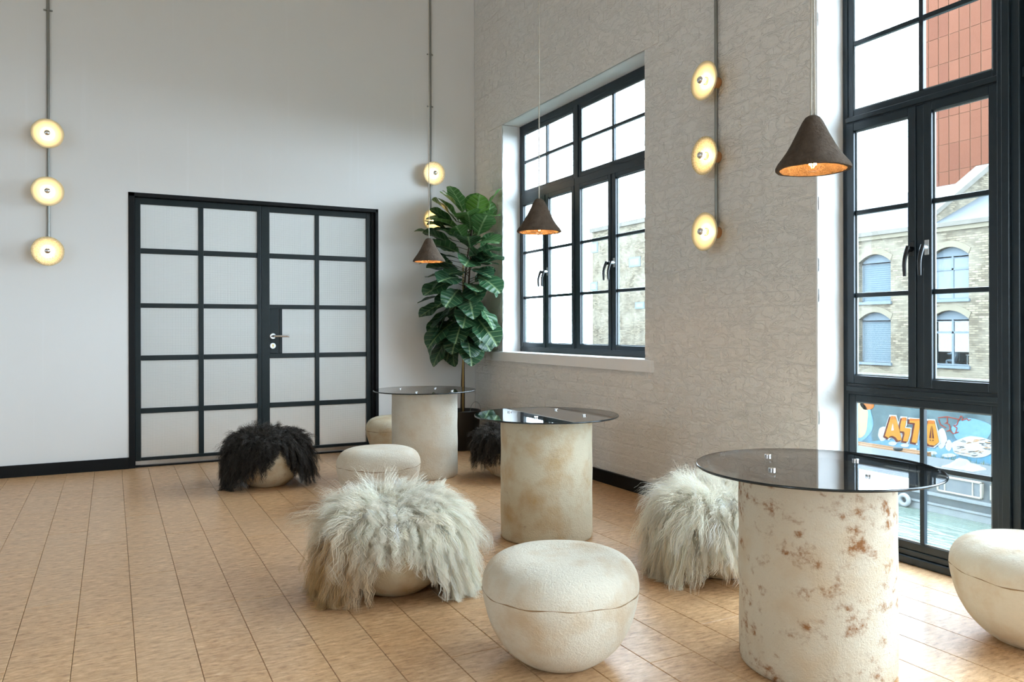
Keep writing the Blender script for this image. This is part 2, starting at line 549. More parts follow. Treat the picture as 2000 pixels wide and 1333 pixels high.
# ------------------------------------------------------------------ mesh helpers
class MB:
    def __init__(self):
        self.v, self.f, self.uv = [], [], None

    def box(self, x0, x1, y0, y1, z0, z1):
        b = len(self.v)
        x0, x1 = min(x0, x1), max(x0, x1)
        y0, y1 = min(y0, y1), max(y0, y1)
        z0, z1 = min(z0, z1), max(z0, z1)
        self.v += [(x0, y0, z0), (x1, y0, z0), (x1, y1, z0), (x0, y1, z0), (x0, y0, z1), (x1, y0, z1), (x1, y1, z1), (x0, y1, z1)]
        self.f += [tuple(b + i for i in q) for q in ((0, 3, 2, 1), (4, 5, 6, 7), (0, 1, 5, 4), (1, 2, 6, 5), (2, 3, 7, 6), (3, 0, 4, 7))]
        return self

    def tube(self, path, rad, n=10, cap=True):
        path = [Vector(p) for p in path]
        m = len(path)
        rads = rad if isinstance(rad, (list, tuple)) else [rad] * m
        b = len(self.v)
        ref = None
        for i, p in enumerate(path):
            tdir = (path[min(i + 1, m - 1)] - path[max(i - 1, 0)]).normalized()
            if ref is None:
                ref = Vector((0, 0, 1)) if abs(tdir.z) < 0.9 else Vector((1, 0, 0))
            a = (ref - tdir * ref.dot(tdir)).normalized()
            ref = a
            c = tdir.cross(a)
            for k in range(n):
                q = 2 * math.pi * k / n
                self.v.append(tuple(p + (a * math.cos(q) + c * math.sin(q)) * rads[i]))
        for i in range(m - 1):
            for k in range(n):
                k2 = (k + 1) % n
                self.f.append((b + i * n + k, b + i * n + k2, b + (i + 1) * n + k2, b + (i + 1) * n + k))
        if cap:
            self.f.append(tuple(b + k for k in range(n))[::-1])
            self.f.append(tuple(b + (m - 1) * n + k for k in range(n)))
        return self

    def lathe(self, prof, n=48, origin=(0, 0, 0), wob=None, axis='z'):
        """prof: list of (r, z); closed with fans where r == 0."""
        b = len(self.v)
        rows = []
        for i, (r, z) in enumerate(prof):
            if r <= 1e-7:
                rows.append([len(self.v)])
                self.v.append((0, 0, z))
            else:
                row = []
                for k in range(n):
                    q = 2 * math.pi * k / n
                    rr = r * (1 + (wob(q, z) if wob else 0))
                    row.append(len(self.v))
                    self.v.append((rr * math.cos(q), rr * math.sin(q), z))
                rows.append(row)
        for a, c in zip(rows[:-1], rows[1:]):
            if len(a) == 1 and len(c) == 1:
                continue
            for k in range(n):
                k2 = (k + 1) % n
                if len(a) == 1:
                    self.f.append((a[0], c[k2], c[k]))
                elif len(c) == 1:
                    self.f.append((a[k], a[k2], c[0]))
                else:
                    self.f.append((a[k], a[k2], c[k2], c[k]))
        for i in range(b, len(self.v)):
            x, y, z = self.v[i]
            if axis == 'x':      # lathe axis runs along -X (out of the right wall)
                x, y, z = -z, y, x
            elif axis == 'y':    # along -Y (out of the back wall)
                x, y, z = x, -z, y
            self.v[i] = (x + origin[0], y + origin[1], z + origin[2])
        return self

    def prism(self, poly, axis, a, b_, flip=False):
        """poly in the two other axes (cyclic order x,y,z without axis), extruded a..b_ along axis."""
        b = len(self.v)
        n = len(poly)
        for w in (a, b_):
            for (p, q) in poly:
                self.v.append({'x': (w, p, q), 'y': (p, w, q), 'z': (p, q, w)}[axis])
        self.f.append(tuple(b + i for i in range(n)))
        self.f.append(tuple(b + n + i for i in range(n))[::-1])
        for i in range(n):
            j = (i + 1) % n
            self.f.append((b + i, b + n + i, b + n + j, b + j))
        return self

    def mesh(self, name, smooth=False, recalc=False):
        me = bpy.data.meshes.new(name)
        me.from_pydata([tuple(map(float, p)) for p in self.v], [], self.f)
        if recalc:
            import bmesh
            bm = bmesh.new()
            bm.from_mesh(me)
            bmesh.ops.recalc_face_normals(bm, faces=bm.faces)
            bm.to_mesh(me)
            bm.free()
        if smooth:
            me.polygons.foreach_set('use_smooth', [True] * len(me.polygons))
        me.update()
        return me


def put(name, me, mat, parent=None, loc=None, smooth_angle=None):
    o = bpy.data.objects.new(name, me)
    COL.objects.link(o)
    if mat is not None and not me.materials:
        me.materials.append(MAT[mat] if isinstance(mat, str) else mat)
    if parent is not None:
        o.parent = parent
    if loc is not None:
        o.location = loc
    if smooth_angle is not None:
        try:
            me.set_sharp_from_angle(angle=math.radians(smooth_angle))
        except Exception:
            pass
    return o


def part(name, mb, mat, parent, smooth=False, bevel=0.0, ang=None, recalc=False):
    o = put(name, mb.mesh(name, smooth, recalc), mat, parent, smooth_angle=ang)
    if bevel:
        md = o.modifiers.new('bevel', 'BEVEL')
        md.width = bevel
        md.segments = 2
        md.limit_method = 'ANGLE'
    return o


def thing(name, label, cat, loc=(0, 0, 0), group=None, kind=None, rz=0.0):
    o = bpy.data.objects.new(name, None)
    COL.objects.link(o)
    o.location = loc
    o.rotation_euler = (0, 0, rz)
    o['label'] = label
    o['category'] = cat
    if group:
        o['group'] = group
    if kind:
        o['kind'] = kind
    return o


def tag(o, label, cat, group=None, kind=None):
    o['label'] = label
    o['category'] = cat
    if group:
        o['group'] = group
    if kind:
        o['kind'] = kind
    return o


def boxo(name, dims, mat, parent=None, bevel=0.0):
    return part(name, MB().box(*dims), mat, parent, bevel=bevel)


# ------------------------------------------------------------------ room shell
XL, XR, DH = -2.952, -0.948, 2.15
# floor: dark slab with the planks laid on it
floor = tag(boxo('floor', (ROOM_X0, 0.0, ROOM_Y0, 0.0, -0.20, -0.0125), 'floor_base'),
            'warm brown cork plank floor', 'floor', kind='structure')
PW, PL = 0.184, 1.22
X_LINE = -3.002


def plank_mesh(w, l):
    g, bv, th = 0.0007, 0.0016, 0.0125
    m = MB()
    x0, x1, y0, y1 = -w / 2 + g, w / 2 - g, -l / 2 + g, l / 2 - g
    m.v = [(x0, y0, -th), (x1, y0, -th), (x1, y1, -th), (x0, y1, -th),
           (x0, y0, -bv), (x1, y0, -bv), (x1, y1, -bv), (x0, y1, -bv),
           (x0 + bv, y0 + bv, 0), (x1 - bv, y0 + bv, 0), (x1 - bv, y1 - bv, 0), (x0 + bv, y1 - bv, 0)]
    m.f = [(0, 3, 2, 1), (8, 9, 10, 11)]
    for a in range(4):
        b = (a + 1) % 4
        m.f += [(a, b, b + 4, a + 4), (a + 4, b + 4, b + 8, a + 8)]
    return m.mesh('plank')


PLANK = plank_mesh(PW, PL)
joint_at = {-18: 0.0}
prng = random.Random(3)
k0 = int(math.floor((-6.2 - X_LINE) / PW))
for k in range(k0, 17):
    xa, xb = X_LINE + k * PW, X_LINE + (k + 1) * PW
    if xa > -0.002:
        break
    off = prng.uniform(0, PL)
    if k == 0:
        off = 2.95 % PL
    if k == -1:
        off = 3.54 % PL
    if k == 1:
        off = 3.48 % PL
    if k == 2:
        off = 3.50 % PL + 0.001
    y_hi = -off + PL if off > 0.02 else -off
    while y_hi > -7.6:
        y_lo = y_hi - PL
        a, b = min(0.0, y_hi), y_lo
        xb2 = min(xb, 0.0)
        if a - b > 0.03:
            o = put('plank', PLANK, 'cork', floor)
            o.location = ((xa + xb2) / 2, (a + b) / 2, 0)
            o.scale = ((xb2 - xa) / PW, (a - b) / PL, 1)
        y_hi = y_lo
rest = MB()
rest.box(ROOM_X0, X_LINE + k0 * PW, ROOM_Y0, 0, -0.0125, 0)
rest.box(X_LINE + k0 * PW, 0, ROOM_Y0, -8.86, -0.0125, 0)
o = part('plank_field', rest, 'cork', floor)
o['kind'] = 'stuff'
# door sill strip and window niche floor
niche = MB().box(0.0, WALL_T, -6.55, -4.04, -0.20, -0.0005)
tag(part('floor_niche', niche, 'cork', None), 'pale cork floor strip running into the tall window niche', 'floor', kind='structure')

# back wall (with door opening)
mb = MB()
mb.box(ROOM_X0, XL, 0, 0.14, -0.2, CEIL)
mb.box(XR, 0.0, 0, 0.14, -0.2, CEIL)
mb.box(XL, XR, 0, 0.14, DH, CEIL)
tag(part('wall_back', mb, 'plaster', None), 'smooth pale grey plaster wall with the glazed double door', 'wall', kind='structure')
# left and rear walls and ceiling, outside the picture
lw = MB()
lw.box(ROOM_X0 - 0.2, ROOM_X0, ROOM_Y0, 0, -0.2, LW_Z0)
lw.box(ROOM_X0 - 0.2, ROOM_X0, ROOM_Y0, 0, LW_Z1, CEIL)
ycut = [ROOM_Y0] + [q for ab in sorted(FILL_WIN) for q in ab] + [0]
for k in range(0, len(ycut), 2):
    lw.box(ROOM_X0 - 0.2, ROOM_X0, ycut[k], ycut[k + 1], LW_Z0, LW_Z1)
w4 = thing('fill_window', 'small unseen window added in the far left wall for fill daylight', 'window', (0, 0, 0), kind='structure')  # out-of-view opening added for its daylight
for (a_, b_) in FILL_WIN:
    boxo('pane', (ROOM_X0 - 0.11, ROOM_X0 - 0.106, a_ + 0.04, b_ - 0.04, LW_Z0 + 0.04, LW_Z1 - 0.04), 'window_glass', w4)
    for yy in (a_ + 0.02, (a_ + b_) / 2, b_ - 0.02):
        boxo('mullion', (ROOM_X0 - 0.13, ROOM_X0 - 0.09, yy - 0.02, yy + 0.02, LW_Z0, LW_Z1), 'window_steel', w4)
    for zz in (LW_Z0 + 0.02, LW_Z1 - 0.02):
        boxo('rail', (ROOM_X0 - 0.13, ROOM_X0 - 0.09, a_, b_, zz - 0.02, zz + 0.02), 'window_steel', w4)
tag(part('wall_left', lw, 'plaster', None), 'plain plaster wall on the far left outside the picture', 'wall', kind='structure')
rw = MB().box(ROOM_X0, WALL_T, ROOM_Y0 - 0.2, ROOM_Y0, -0.2, CEIL)
tag(part('wall_rear', rw, 'plaster', None), 'plain plaster wall behind the viewer', 'wall', kind='structure')
tag(boxo('ceiling', (ROOM_X0, WALL_T, ROOM_Y0, 0.14, CEIL, CEIL + 0.2), 'ceiling_paint'), 'high pale ceiling above the picture', 'ceiling', kind='structure')

# right wall: rendered core slightly behind the brick faces
W1Y0, W1Y1 = -0.585, -2.65      # opening, far and near edge
W1Z0 = 0.875
W2Y0, W2Y1 = -4.041, -6.55
W3Y0, W3Y1 = -6.95, -11.7
CORE = 0.0032
mb = MB()
mb.box(CORE, WALL_T, 0.14, W1Y0 + 0.012, -0.2, CEIL)
mb.box(CORE, WALL_T, W1Y0 + 0.012, W1Y1, -0.2, W1Z0)
mb.box(CORE, WALL_T, W1Y0 + 0.012, W1Y1, HEAD + 0.012, CEIL)
mb.box(CORE, WALL_T, W1Y1, W2Y0 + 0.014, -0.2, CEIL)
mb.box(CORE, WALL_T, W2Y0 + 0.014, W2Y1, HEAD, CEIL)
mb.box(CORE, WALL_T, W2Y1, W3Y0, -0.2, CEIL)
mb.box(CORE, WALL_T, W3Y0, W3Y1, HEAD, CEIL)
mb.box(CORE, WALL_T, W3Y1, ROOM_Y0, -0.2, CEIL)
wall_right = tag(part('wall_right', mb, 'brick', None), 'white painted brick wall with tall steel windows', 'wall', kind='structure')

# painted bricks, Flemish bond
CH, JT = 0.075, 0.010
LINTEL = (-0.30, -2.80, HEAD, 3.19)


def brick_variants(n=8):
    out = []
    r = random.Random(11)
    for i in range(n):
        m = MB()
        L, Hh = 0.5, 0.5
        ring0 = [(-L, -Hh), (L, -Hh), (L, Hh), (-L, Hh)]
        tilt_y, tilt_z = r.uniform(-0.0007, 0.0007), r.uniform(-0.0007, 0.0007)
        for (y, z) in ring0:
            m.v.append((CORE + 0.004, y, z))
        for (y, z) in ring0:
            m.v.append((0.0020, y, z * (1 + r.uniform(-.05, .02))))
        for (y, z) in ring0:
            m.v.append((tilt_y * y * 2 + tilt_z * z * 2, y * (0.955 + r.uniform(-.015, .015)), z * (0.84 + r.uniform(-.06, .06))))
        m.f.append((8, 11, 10, 9))
        for a in range(4):
            b = (a + 1) % 4
            m.f += [(a, a + 4, b + 4, b), (a + 4, a + 8, b + 8, b + 4)]
        me = m.mesh('brick')
        me.materials.append(MAT['brick'])
        out.append(me)
    return out


def clear_of_openings(y0, y1, z0, z1):
    """y0 > y1; returns list of (y0, y1) pieces left after cutting the openings out"""
    segs = [(y0, y1)]
    for (a, b, c, d) in ((W1Y0, W1Y1, W1Z0 - 0.115, HEAD), (LINTEL[0], LINTEL[1], LINTEL[2], LINTEL[3])):
        if z1 <= c + 0.02 or z0 >= d - 0.02:
            continue
        nw = []
        for (p, q) in segs:
            if q >= a or p <= b:
                nw.append((p, q))
            else:
                if p > a:
                    nw.append((p, a))
                if q < b:
                    nw.append((b, q))
        segs = nw
    return [s for s in segs if s[0] - s[1] > 0.02]


BR = brick_variants()
brng = random.Random(5)
bricks = []
for row in range(int(4.95 / CH)):
    z0 = 0.005 + row * CH
    y = -0.004 - (0.0 if row % 2 == 0 else 0.056)
    if row % 2:
        for s in clear_of_openings(-0.002, y + 0.0, z0, z0 + CH):
            bricks.append((s[0], s[1], z0))
    header = (row % 2 == 1)
    while y > W2Y0:
        ln = 0.1025 if header else 0.215
        ln *= brng.uniform(0.96, 1.03)
        y2 = max(y - ln, W2Y0)
        for s in clear_of_openings(y, y2, z0, z0 + CH):
            bricks.append((s[0], s[1], z0))
        y = y2 - JT
        header = not header


def bsize(b):
    d = np.array([0, (b[0] + b[1]) / 2, b[2]]) - CAM
    zz = d @ FW
    if zz < 0.5:
        return 0
    px = 1000 + F_PX * (d @ RT) / zz
    py = PY0 - F_PX * (d @ UP) / zz
    vis = 1.0 if (-20 < px < 2020 and -20 < py < 1353) else 0.01
    return vis * (b[0] - b[1]) / zz ** 2


bricks.sort(key=bsize, reverse=True)
field = MB()
for i, (a, b, z0) in enumerate(bricks):
    me = BR[brng.randrange(len(BR))]
    cy, cz = (a + b) / 2, z0 + (CH - JT) / 2
    sy, sz = (a - b), (CH - JT)
    if i < 300:
        o = put('brick', me, None, wall_right)
        o.location = (brng.uniform(-0.0008, 0.0006), cy, cz)
        o.scale = (1, sy, sz)
        o.rotation_euler = (brng.uniform(-0.006, 0.006), 0, 0)
    else:
        n0 = len(field.v)
        dx = brng.uniform(-0.0008, 0.0006)
        for vv in me.vertices:
            field.v.append((vv.co.x + dx, cy + vv.co.y * sy, cz + vv.co.z * sz))
        for pp in me.polygons:
            field.f.append(tuple(n0 + q for q in pp.vertices))
o = part('brick_field', field, 'brick', wall_right)
o['kind'] = 'stuff'
# lintel, sill and reveals of the first window
lt = MB().box(-0.004, CORE + 0.01, LINTEL[0], LINTEL[1], LINTEL[2], LINTEL[3])
part('lintel', lt, 'brick', wall_right, bevel=0.004)
rv = MB()
rv.box(CORE - 0.004, WALL_T, W1Y0 + 0.012, W1Y0, W1Z0, HEAD)
rv.box(0.10, WALL_T, W1Y1, -2.535, W1Z0, HEAD)
rv.box(CORE - 0.004, WALL_T, W1Y0, W1Y1, HEAD, HEAD + 0.012)
part('window_reveal', rv, 'reveal', wall_right, bevel=0.004)
rv = MB()
rv.box(CORE - 0.006, WALL_T, W2Y0 + 0.014, W2Y0, -0.01, HEAD)
part('window_reveal', rv, 'reveal', wall_right, bevel=0.005)
# proud window sill
sl = MB().box(-0.028, D_FRAME + 0.02, -0.30, -2.745, 0.795, W1Z0 + 0.003)
tag(part('trim_1', sl, 'reveal', None, bevel=0.005), 'white painted sill board under the paned window', 'sill', kind='structure')

# baseboards
tag(boxo('baseboard_back', (ROOM_X0, XL, -0.016, 0.0, 0.0, 0.088), 'black_paint', bevel=0.003), 'black skirting board left of the double door', 'baseboard', kind='structure')
tag(boxo('baseboard_corner', (XR, -0.018, -0.016, 0.0, 0.0, 0.088), 'black_paint', bevel=0.003), 'black skirting board between the double door and the corner', 'baseboard', kind='structure')
tag(boxo('baseboard_right', (-0.020, 0.004, 0.0, W2Y0 + 0.002, 0.0, 0.088), 'black_paint', bevel=0.003), 'black skirting board along the white brick wall', 'baseboard', kind='structure')


# ------------------------------------------------------------------ windows
def rect_frame(mb, y0, y1, z0, z1, wy, wz, x0, x1, wz2=None):
    """four bars; y0 > y1"""
    wz2 = wz if wz2 is None else wz2
    mb.box(x0, x1, y0, y0 - wy, z0, z1)
    mb.box(x0, x1, y1 + wy, y1, z0, z1)
    mb.box(x0, x1, y0 - wy, y1 + wy, z0, z0 + wz)
    mb.box(x0, x1, y0 - wy, y1 + wy, z1 - wz2, z1)


def handle(parent, y, z, mat_base='handle_black', s=1.0):
    x = D_FRAME
    g = MB()
    g.box(x - 0.012, x + 0.0, y - 0.011, y + 0.011, z - 0.032 * s, z + 0.035 * s)
    g.tube([(x - 0.004, y, z), (x - 0.042, y, z)], 0.0125, 10)
    base = part('handle', g, mat_base, parent, bevel=0.002)
    p = []
    for i in range(9):
        u = i / 8
        ang = u * 1.15
        p.append((x - 0.036 - 0.030 * math.sin(min(1, u * 1.5) * math.pi / 2) + 0.006 * u, y, z + 0.010 - 0.135 * u * s))
    part('lever', MB().tube(p, [0.0105, 0.0105, 0.010, 0.0095, 0.009, 0.0088, 0.0085, 0.008, 0.007], 10), 'handle_black', base, smooth=True, ang=40)
    return base


def light(win, y0, y1, z0, z1, bars_y, bars_z, sash=True, hnd=None, stile=0.036, hmat='handle_black'):
    """one glazed light: a casement or fixed sash with glazing bars and separate panes (y0 > y1)"""
    g = MB()
    xs, xe = (D_FRAME - 0.010, D_FRAME + 0.026) if sash else (D_FRAME + 0.003, D_FRAME + 0.026)
    rect_frame(g, y0, y1, z0, z1, stile, stile, xs, xe)
    c = part('casement' if sash else 'fixed_light', g, 'window_steel', win, bevel=0.003)
    gy0, gy1, gz0, gz1 = y0 - stile, y1 + stile, z0 + stile, z1 - stile
    bd = MB()
    rect_frame(bd, gy0, gy1, gz0, gz1, 0.006, 0.006, D_FRAME + 0.008, D_FRAME + 0.016)
    part('bead', bd, 'gasket_grey', c)
    xg = D_FRAME + 0.016
    bw = 0.011
    ys = [gy0] + list(bars_y) + [gy1]
    zs = [gz0] + list(bars_z) + [gz1]
    for b in bars_y:
        part('glazing_bar', MB().box(D_FRAME + 0.002, D_FRAME + 0.026, b - bw, b + bw, gz0, gz1), 'window_steel', c, bevel=0.003)
    for i in range(len(ys) - 1):
        a = ys[i] - (bw if i else 0)
        b = ys[i + 1] + (bw if i < len(ys) - 2 else 0)
        for zb in bars_z:
            part('glazing_bar', MB().box(D_FRAME + 0.002, D_FRAME + 0.026, a, b, zb - bw, zb + bw), 'window_steel', c, bevel=0.003)
        for j in range(len(zs) - 1):
            p = zs[j] + (bw if j else 0)
            q = zs[j + 1] - (bw if j < len(zs) - 2 else 0)
            boxo('pane', (xg, xg + 0.004, a, b, p, q), 'window_glass', c)
    if hnd:
        handle(c, hnd[0], hnd[1], hmat)
    return c


# first window
w1 = thing('window_1', 'square steel window of white brick wall, above the sill board', 'window', (0, 0, 0), kind='structure')
fr = MB()
WF0, WF1 = -0.575, -2.535
rect_frame(fr, WF0, WF1, W1Z0, HEAD, 0.050, 0.055, D_FRAME, D_FRAME + 0.032)
part('frame', fr, 'window_steel', w1, bevel=0.004)
MID1 = -1.537
part('mullion', MB().box(D_FRAME - 0.004, D_FRAME + 0.032, MID1 + 0.026, MID1 - 0.026, W1Z0 + 0.05, HEAD - 0.05), 'window_steel', w1, bevel=0.003)
TZ0, TZ1 = 2.205, 2.262
for (a, b, my) in ((WF0 - 0.048, MID1 + 0.026, -1.058), (MID1 - 0.026, WF1 + 0.048, -2.033)):
    part('transom', MB().box(D_FRAME - 0.006, D_FRAME + 0.032, a, b, TZ0, TZ1), 'window_steel', w1, bevel=0.003)
    light(w1, a, b, TZ1, HEAD - 0.053, [my], [2.55], sash=False, stile=0.034)
    part('mullion', MB().box(D_FRAME - 0.004, D_FRAME + 0.032, my + 0.014, my - 0.014, W1Z0 + 0.05, TZ0), 'window_steel', w1, bevel=0.003)
    light(w1, a, my + 0.012, W1Z0 + 0.045, TZ0, [], [1.352, 1.75], hnd=(my + 0.030, 1.555))
    light(w1, my - 0.012, b, W1Z0 + 0.045, TZ0, [], [1.352, 1.75], hnd=(my - 0.030, 1.555), hmat='handle_grey')

# tall second window, first bay in the picture
w2 = thing('window_2', 'tall floor-standing steel window looking out on the canal', 'window', (0, 0, 0), kind='structure')
B0, B1 = -4.072, -4.813
fr = MB()
fr.box(D_FRAME, D_FRAME + 0.032, W2Y0, B0, 0, HEAD)
fr.box(D_FRAME, D_FRAME + 0.032, B0, W2Y1, HEAD - 0.05, HEAD)
fr.box(D_FRAME - 0.02, D_FRAME + 0.032, B0, W2Y1, 0.0, 0.035)
fr.box(D_FRAME - 0.004, D_FRAME + 0.032, B0, W2Y1, 0.035, 0.062)
part('frame', fr, 'window_steel', w2, bevel=0.004)
part('mullion', MB().box(D_FRAME - 0.02, D_FRAME + 0.032, B1, -4.905, 0.03, HEAD - 0.02), 'window_steel', w2, bevel=0.004)
part('mullion_rib', MB().box(D_FRAME - 0.034, D_FRAME, -4.838, -4.872, 0.03, HEAD - 0.02), 'window_steel', w2, bevel=0.004)
part('blank_panel', MB().box(D_FRAME + 0.01, D_FRAME + 0.03, -4.905, -5.20, 0.03, HEAD - 0.02), 'window_steel', w2, bevel=0.003)
for zz in (0.765, 2.1):
    part('panel_rail', MB().box(D_FRAME - 0.008, D_FRAME + 0.03, -4.905, -5.20, zz - 0.02, zz + 0.02), 'window_steel', w2, bevel=0.003)
MY2 = -4.462
for (za, zb) in ((0.752, 0.806), (2.082, 2.118)):
    part('transom', MB().box(D_FRAME - 0.006, D_FRAME + 0.032, B0, B1, za, zb), 'window_steel', w2, bevel=0.003)
    part('transom_rib', MB().box(D_FRAME - 0.018, D_FRAME, B0, B1, (za + zb) / 2 - 0.012, (za + zb) / 2 + 0.012), 'window_steel', w2, bevel=0.003)
light(w2, B0, B1, 2.118, HEAD - 0.05, [MY2], [2.475], sash=False, stile=0.030)
part('mullion', MB().box(D_FRAME - 0.004, D_FRAME + 0.032, MY2 + 0.020, MY2 - 0.020, 0.806, 2.082), 'window_steel', w2, bevel=0.003)
light(w2, B0, MY2 + 0.018, 0.806, 2.082, [], [1.238, 1.642], hnd=(MY2 + 0.038, 1.435), stile=0.040)
light(w2, MY2 - 0.018, B1, 0.806, 2.082, [], [1.238, 1.642], hnd=(MY2 - 0.036, 1.435), stile=0.040, hmat='handle_grey')
light(w2, B0, B1, 0.062, 0.752, [MY2], [0.447], sash=False, stile=0.036)
# further bays outside the picture
for (a, b) in ((-5.20, -5.87), (-5.87, -6.54)):
    light(w2, a, b, 0.062, 0.752, [], [0.447], sash=False)
    light(w2, a, b, 0.806, HEAD - 0.05, [], [1.238, 1.642, 2.1], sash=False)
w3 = thing('window_3', 'tall steel window behind the viewer on the brick wall', 'window', (0, 0, 0), kind='structure')
fr = MB()
rect_frame(fr, W3Y0, W3Y1, 0, HEAD, 0.05, 0.06, D_FRAME, D_FRAME + 0.032)
part('frame', fr, 'window_steel', w3)
for i in range(5):
    a = W3Y0 - 0.05 - i * 0.93
    light(w3, a, a - 0.93, 0.06, HEAD - 0.06, [], [0.75, 1.4, 2.1], sash=False)

# ------------------------------------------------------------------ double door
door = thing('door_1', 'black steel double door with twenty frosted panes', 'door', (0, 0, 0), kind='structure')
fr = MB()
fr.box(XL, XL + 0.044, -0.006, 0.12, 0, DH)
fr.box(XR - 0.026, XR, -0.006, 0.12, 0, DH)
fr.box(XL, XR, -0.006, 0.12, DH - 0.030, DH)
fr.box(XR - 0.060, XR - 0.024, 0.096, 0.12, 0, DH)
fr.box(XR - 0.052, XR - 0.024, 0.03, 0.12, 0, DH)
part('frame', fr, 'black_paint', door, bevel=0.002)
YD0, YD1 = 0.052, 0.092


def far(x, y):            # the same line of sight carried to a deeper plane
    k = (y - CAM[1]) / (0 - CAM[1])
    return CAM[0] + (x - CAM[0]) * k


def farz(z, y):
    k = (y - CAM[1]) / (0 - CAM[1])
    return CAM[2] + (z - CAM[2]) * k


rows = [(0.078, 0.422), (0.463, 0.837), (0.877, 1.251), (1.287, 1.677), (1.718, 2.063)]
rows = [(farz(a, YD0), farz(b, YD0)) for a, b in rows]
lx = [far(v, YD0) for v in (-2.908, -2.866, -2.445, -2.406, -1.988, -1.957)]
rx = [far(v, YD0) for v in (-1.955, -1.889, -1.509, -1.473, -1.057, -1.010)]
ZT = DH - 0.031
for (xs, lock) in ((lx, False), (rx, True)):
    st = MB()
    st.box(xs[0], xs[1], YD0, YD1, 0.012, ZT)
    st.box(xs[4], xs[5], YD0, YD1, 0.012, ZT)
    st.box(xs[1], xs[4], YD0, YD1, 0.046, rows[0][0])
    st.box(xs[1], xs[4], YD0, YD1, rows[4][1], ZT)
    leaf = part('door_leaf', st, 'door_steel', door, bevel=0.003)
    part('glazing_bar', MB().box(xs[2], xs[3], YD0 + 0.004, YD1, rows[0][0], rows[4][1]), 'door_steel', leaf, bevel=0.003)
    cols = [(xs[1], xs[2]), (xs[3], xs[4])]
    for ci, (a, b) in enumerate(cols):
        for r in range(4):
            part('glazing_bar', MB().box(a, b, YD0 + 0.004, YD1, rows[r][1], rows[r + 1][0]), 'door_steel', leaf, bevel=0.003)
        for r in range(5):
            a2 = a
            if lock and ci == 0 and r == 2:
                pa, pb = far(-1.815, YD0), far(-1.786, YD0)
                part('lock_plate', MB().box(a, pa, YD0 + 0.006, YD1, rows[r][0], rows[r][1]), 'door_steel', leaf, bevel=0.002)
                part('glazing_bar', MB().box(pa + 0.003, pb, YD0 + 0.004, YD1, rows[r][0], rows[r][1]), 'door_steel', leaf, bevel=0.003)
                a2 = pb
            boxo('pane', (a2 + 0.0005, b - 0.0005, YD0 + 0.016, YD0 + 0.022, rows[r][0] + 0.0005, rows[r][1] - 0.0005), 'pressed_glass', leaf)
    part('kick_strip', MB().box(xs[0] + 0.002, xs[5] - 0.002, YD0 - 0.006, YD0 + 0.01, 0.016, 0.045), 'aluminium', leaf)
    if lock:
        hx, hz = far(-1.864, YD0), farz(1.022, YD0)
        h = MB().lathe([(0, 0.0), (0.0255, 0.0), (0.0255, 0.008), (0.022, 0.011), (0, 0.011)], 28, (hx, YD0 + 0.006, hz), axis='y')
        hd = part('door_handle', h, 'aluminium', leaf, smooth=True, ang=30)
        part('lever', MB().tube([(hx, YD0, hz), (hx, YD0 - 0.040, hz), (hx + 0.006, YD0 - 0.052, hz), (hx + 0.02, YD0 - 0.056, hz), (hx + 0.125, YD0 - 0.056, hz)], 0.0095, 12), 'chrome', hd, smooth=True, ang=40)
        kz = farz(0.9406, YD0)
        kx = far(-1.872, YD0) + 0.008
        kh = part('lock_rose', MB().lathe([(0, 0.0), (0.0255, 0.0), (0.0255, 0.007), (0.023, 0.010), (0, 0.010)], 28, (kx, YD0 + 0.006, kz), axis='y'), 'aluminium', leaf, smooth=True, ang=30)
        ky = MB()
        ky.lathe([(0, 0), (0.008, 0), (0.008, 0.002), (0, 0.002)], 16, (kx, YD0 - 0.0035, kz + 0.006), axis='y')
        ky.box(kx - 0.004, kx + 0.004, YD0 - 0.0055, YD0 - 0.0035, kz - 0.014, kz + 0.004)
        part('keyhole', ky, 'brass', kh)
part('threshold', MB().box(XL + 0.04, XR - 0.02, 0.02, 0.12, 0.0, 0.012), 'black_paint', door)
# the room behind the obscured glass
bk = MB()
bk.box(-5.2, 0.0, 3.4, 3.5, -0.05, 2.9)
bk.box(-5.3, -5.2, 0.14, 3.5, -0.05, 2.9)
bk.box(0.0, 0.1, 0.14, 3.5, -0.05, 2.9)
bk.box(-5.3, 0.1, 0.14, 3.5, 2.9, 3.0)
tag(part('wall_beyond', bk, 'far_wall_paint', None), 'dim room behind the frosted double door', 'wall', kind='structure')
tag(boxo('floor_beyond', (-5.2, 0.0, 0.0, 3.4, -0.10, -0.001), 'cork'), 'cork floor behind the frosted double door', 'floor', kind='structure')
d = bpy.data.lights.new('back_room_light', 'AREA')
d.shape = 'RECTANGLE'
d.size, d.size_y = 3.0, 1.6
d.energy = 170
d.color = (0.80, 0.91, 1.0)
o = bpy.data.objects.new('back_room_light', d)
COL.objects.link(o)
o.location = (-1.9, 1.9, 2.85)

# ------------------------------------------------------------------ stools
SR, SH = 0.256, 0.347
PROF = [(.0, .0), (.40, .0), (.52, .035), (.64, .10), (.77, .2), (.855, .3), (.915, .4), (.955, .5), (.985, .6), (1, .69), (.995, .76),
        (.975, .82), (.93, .88), (.86, .93), (.75, .968), (.6, .988), (.4, .99), (0, .972)]


def smooth_profile(pts, n=4):
    out = []
    P = [np.array(p) for p in pts]
    for i in range(1, len(P) - 2):
        p0, p1, p2, p3 = P[i - 1], P[i], P[i + 1], P[i + 2]
        for k in range(n):
            u = k / n
            out.append(tuple(0.5 * ((2 * p1) + (-p0 + p2) * u + (2 * p0 - 5 * p1 + 4 * p2 - p3) * u * u + (-p0 + 3 * p1 - 3 * p2 + p3) * u ** 3)))
    return [pts[0]] + out + [pts[-2], pts[-1]]


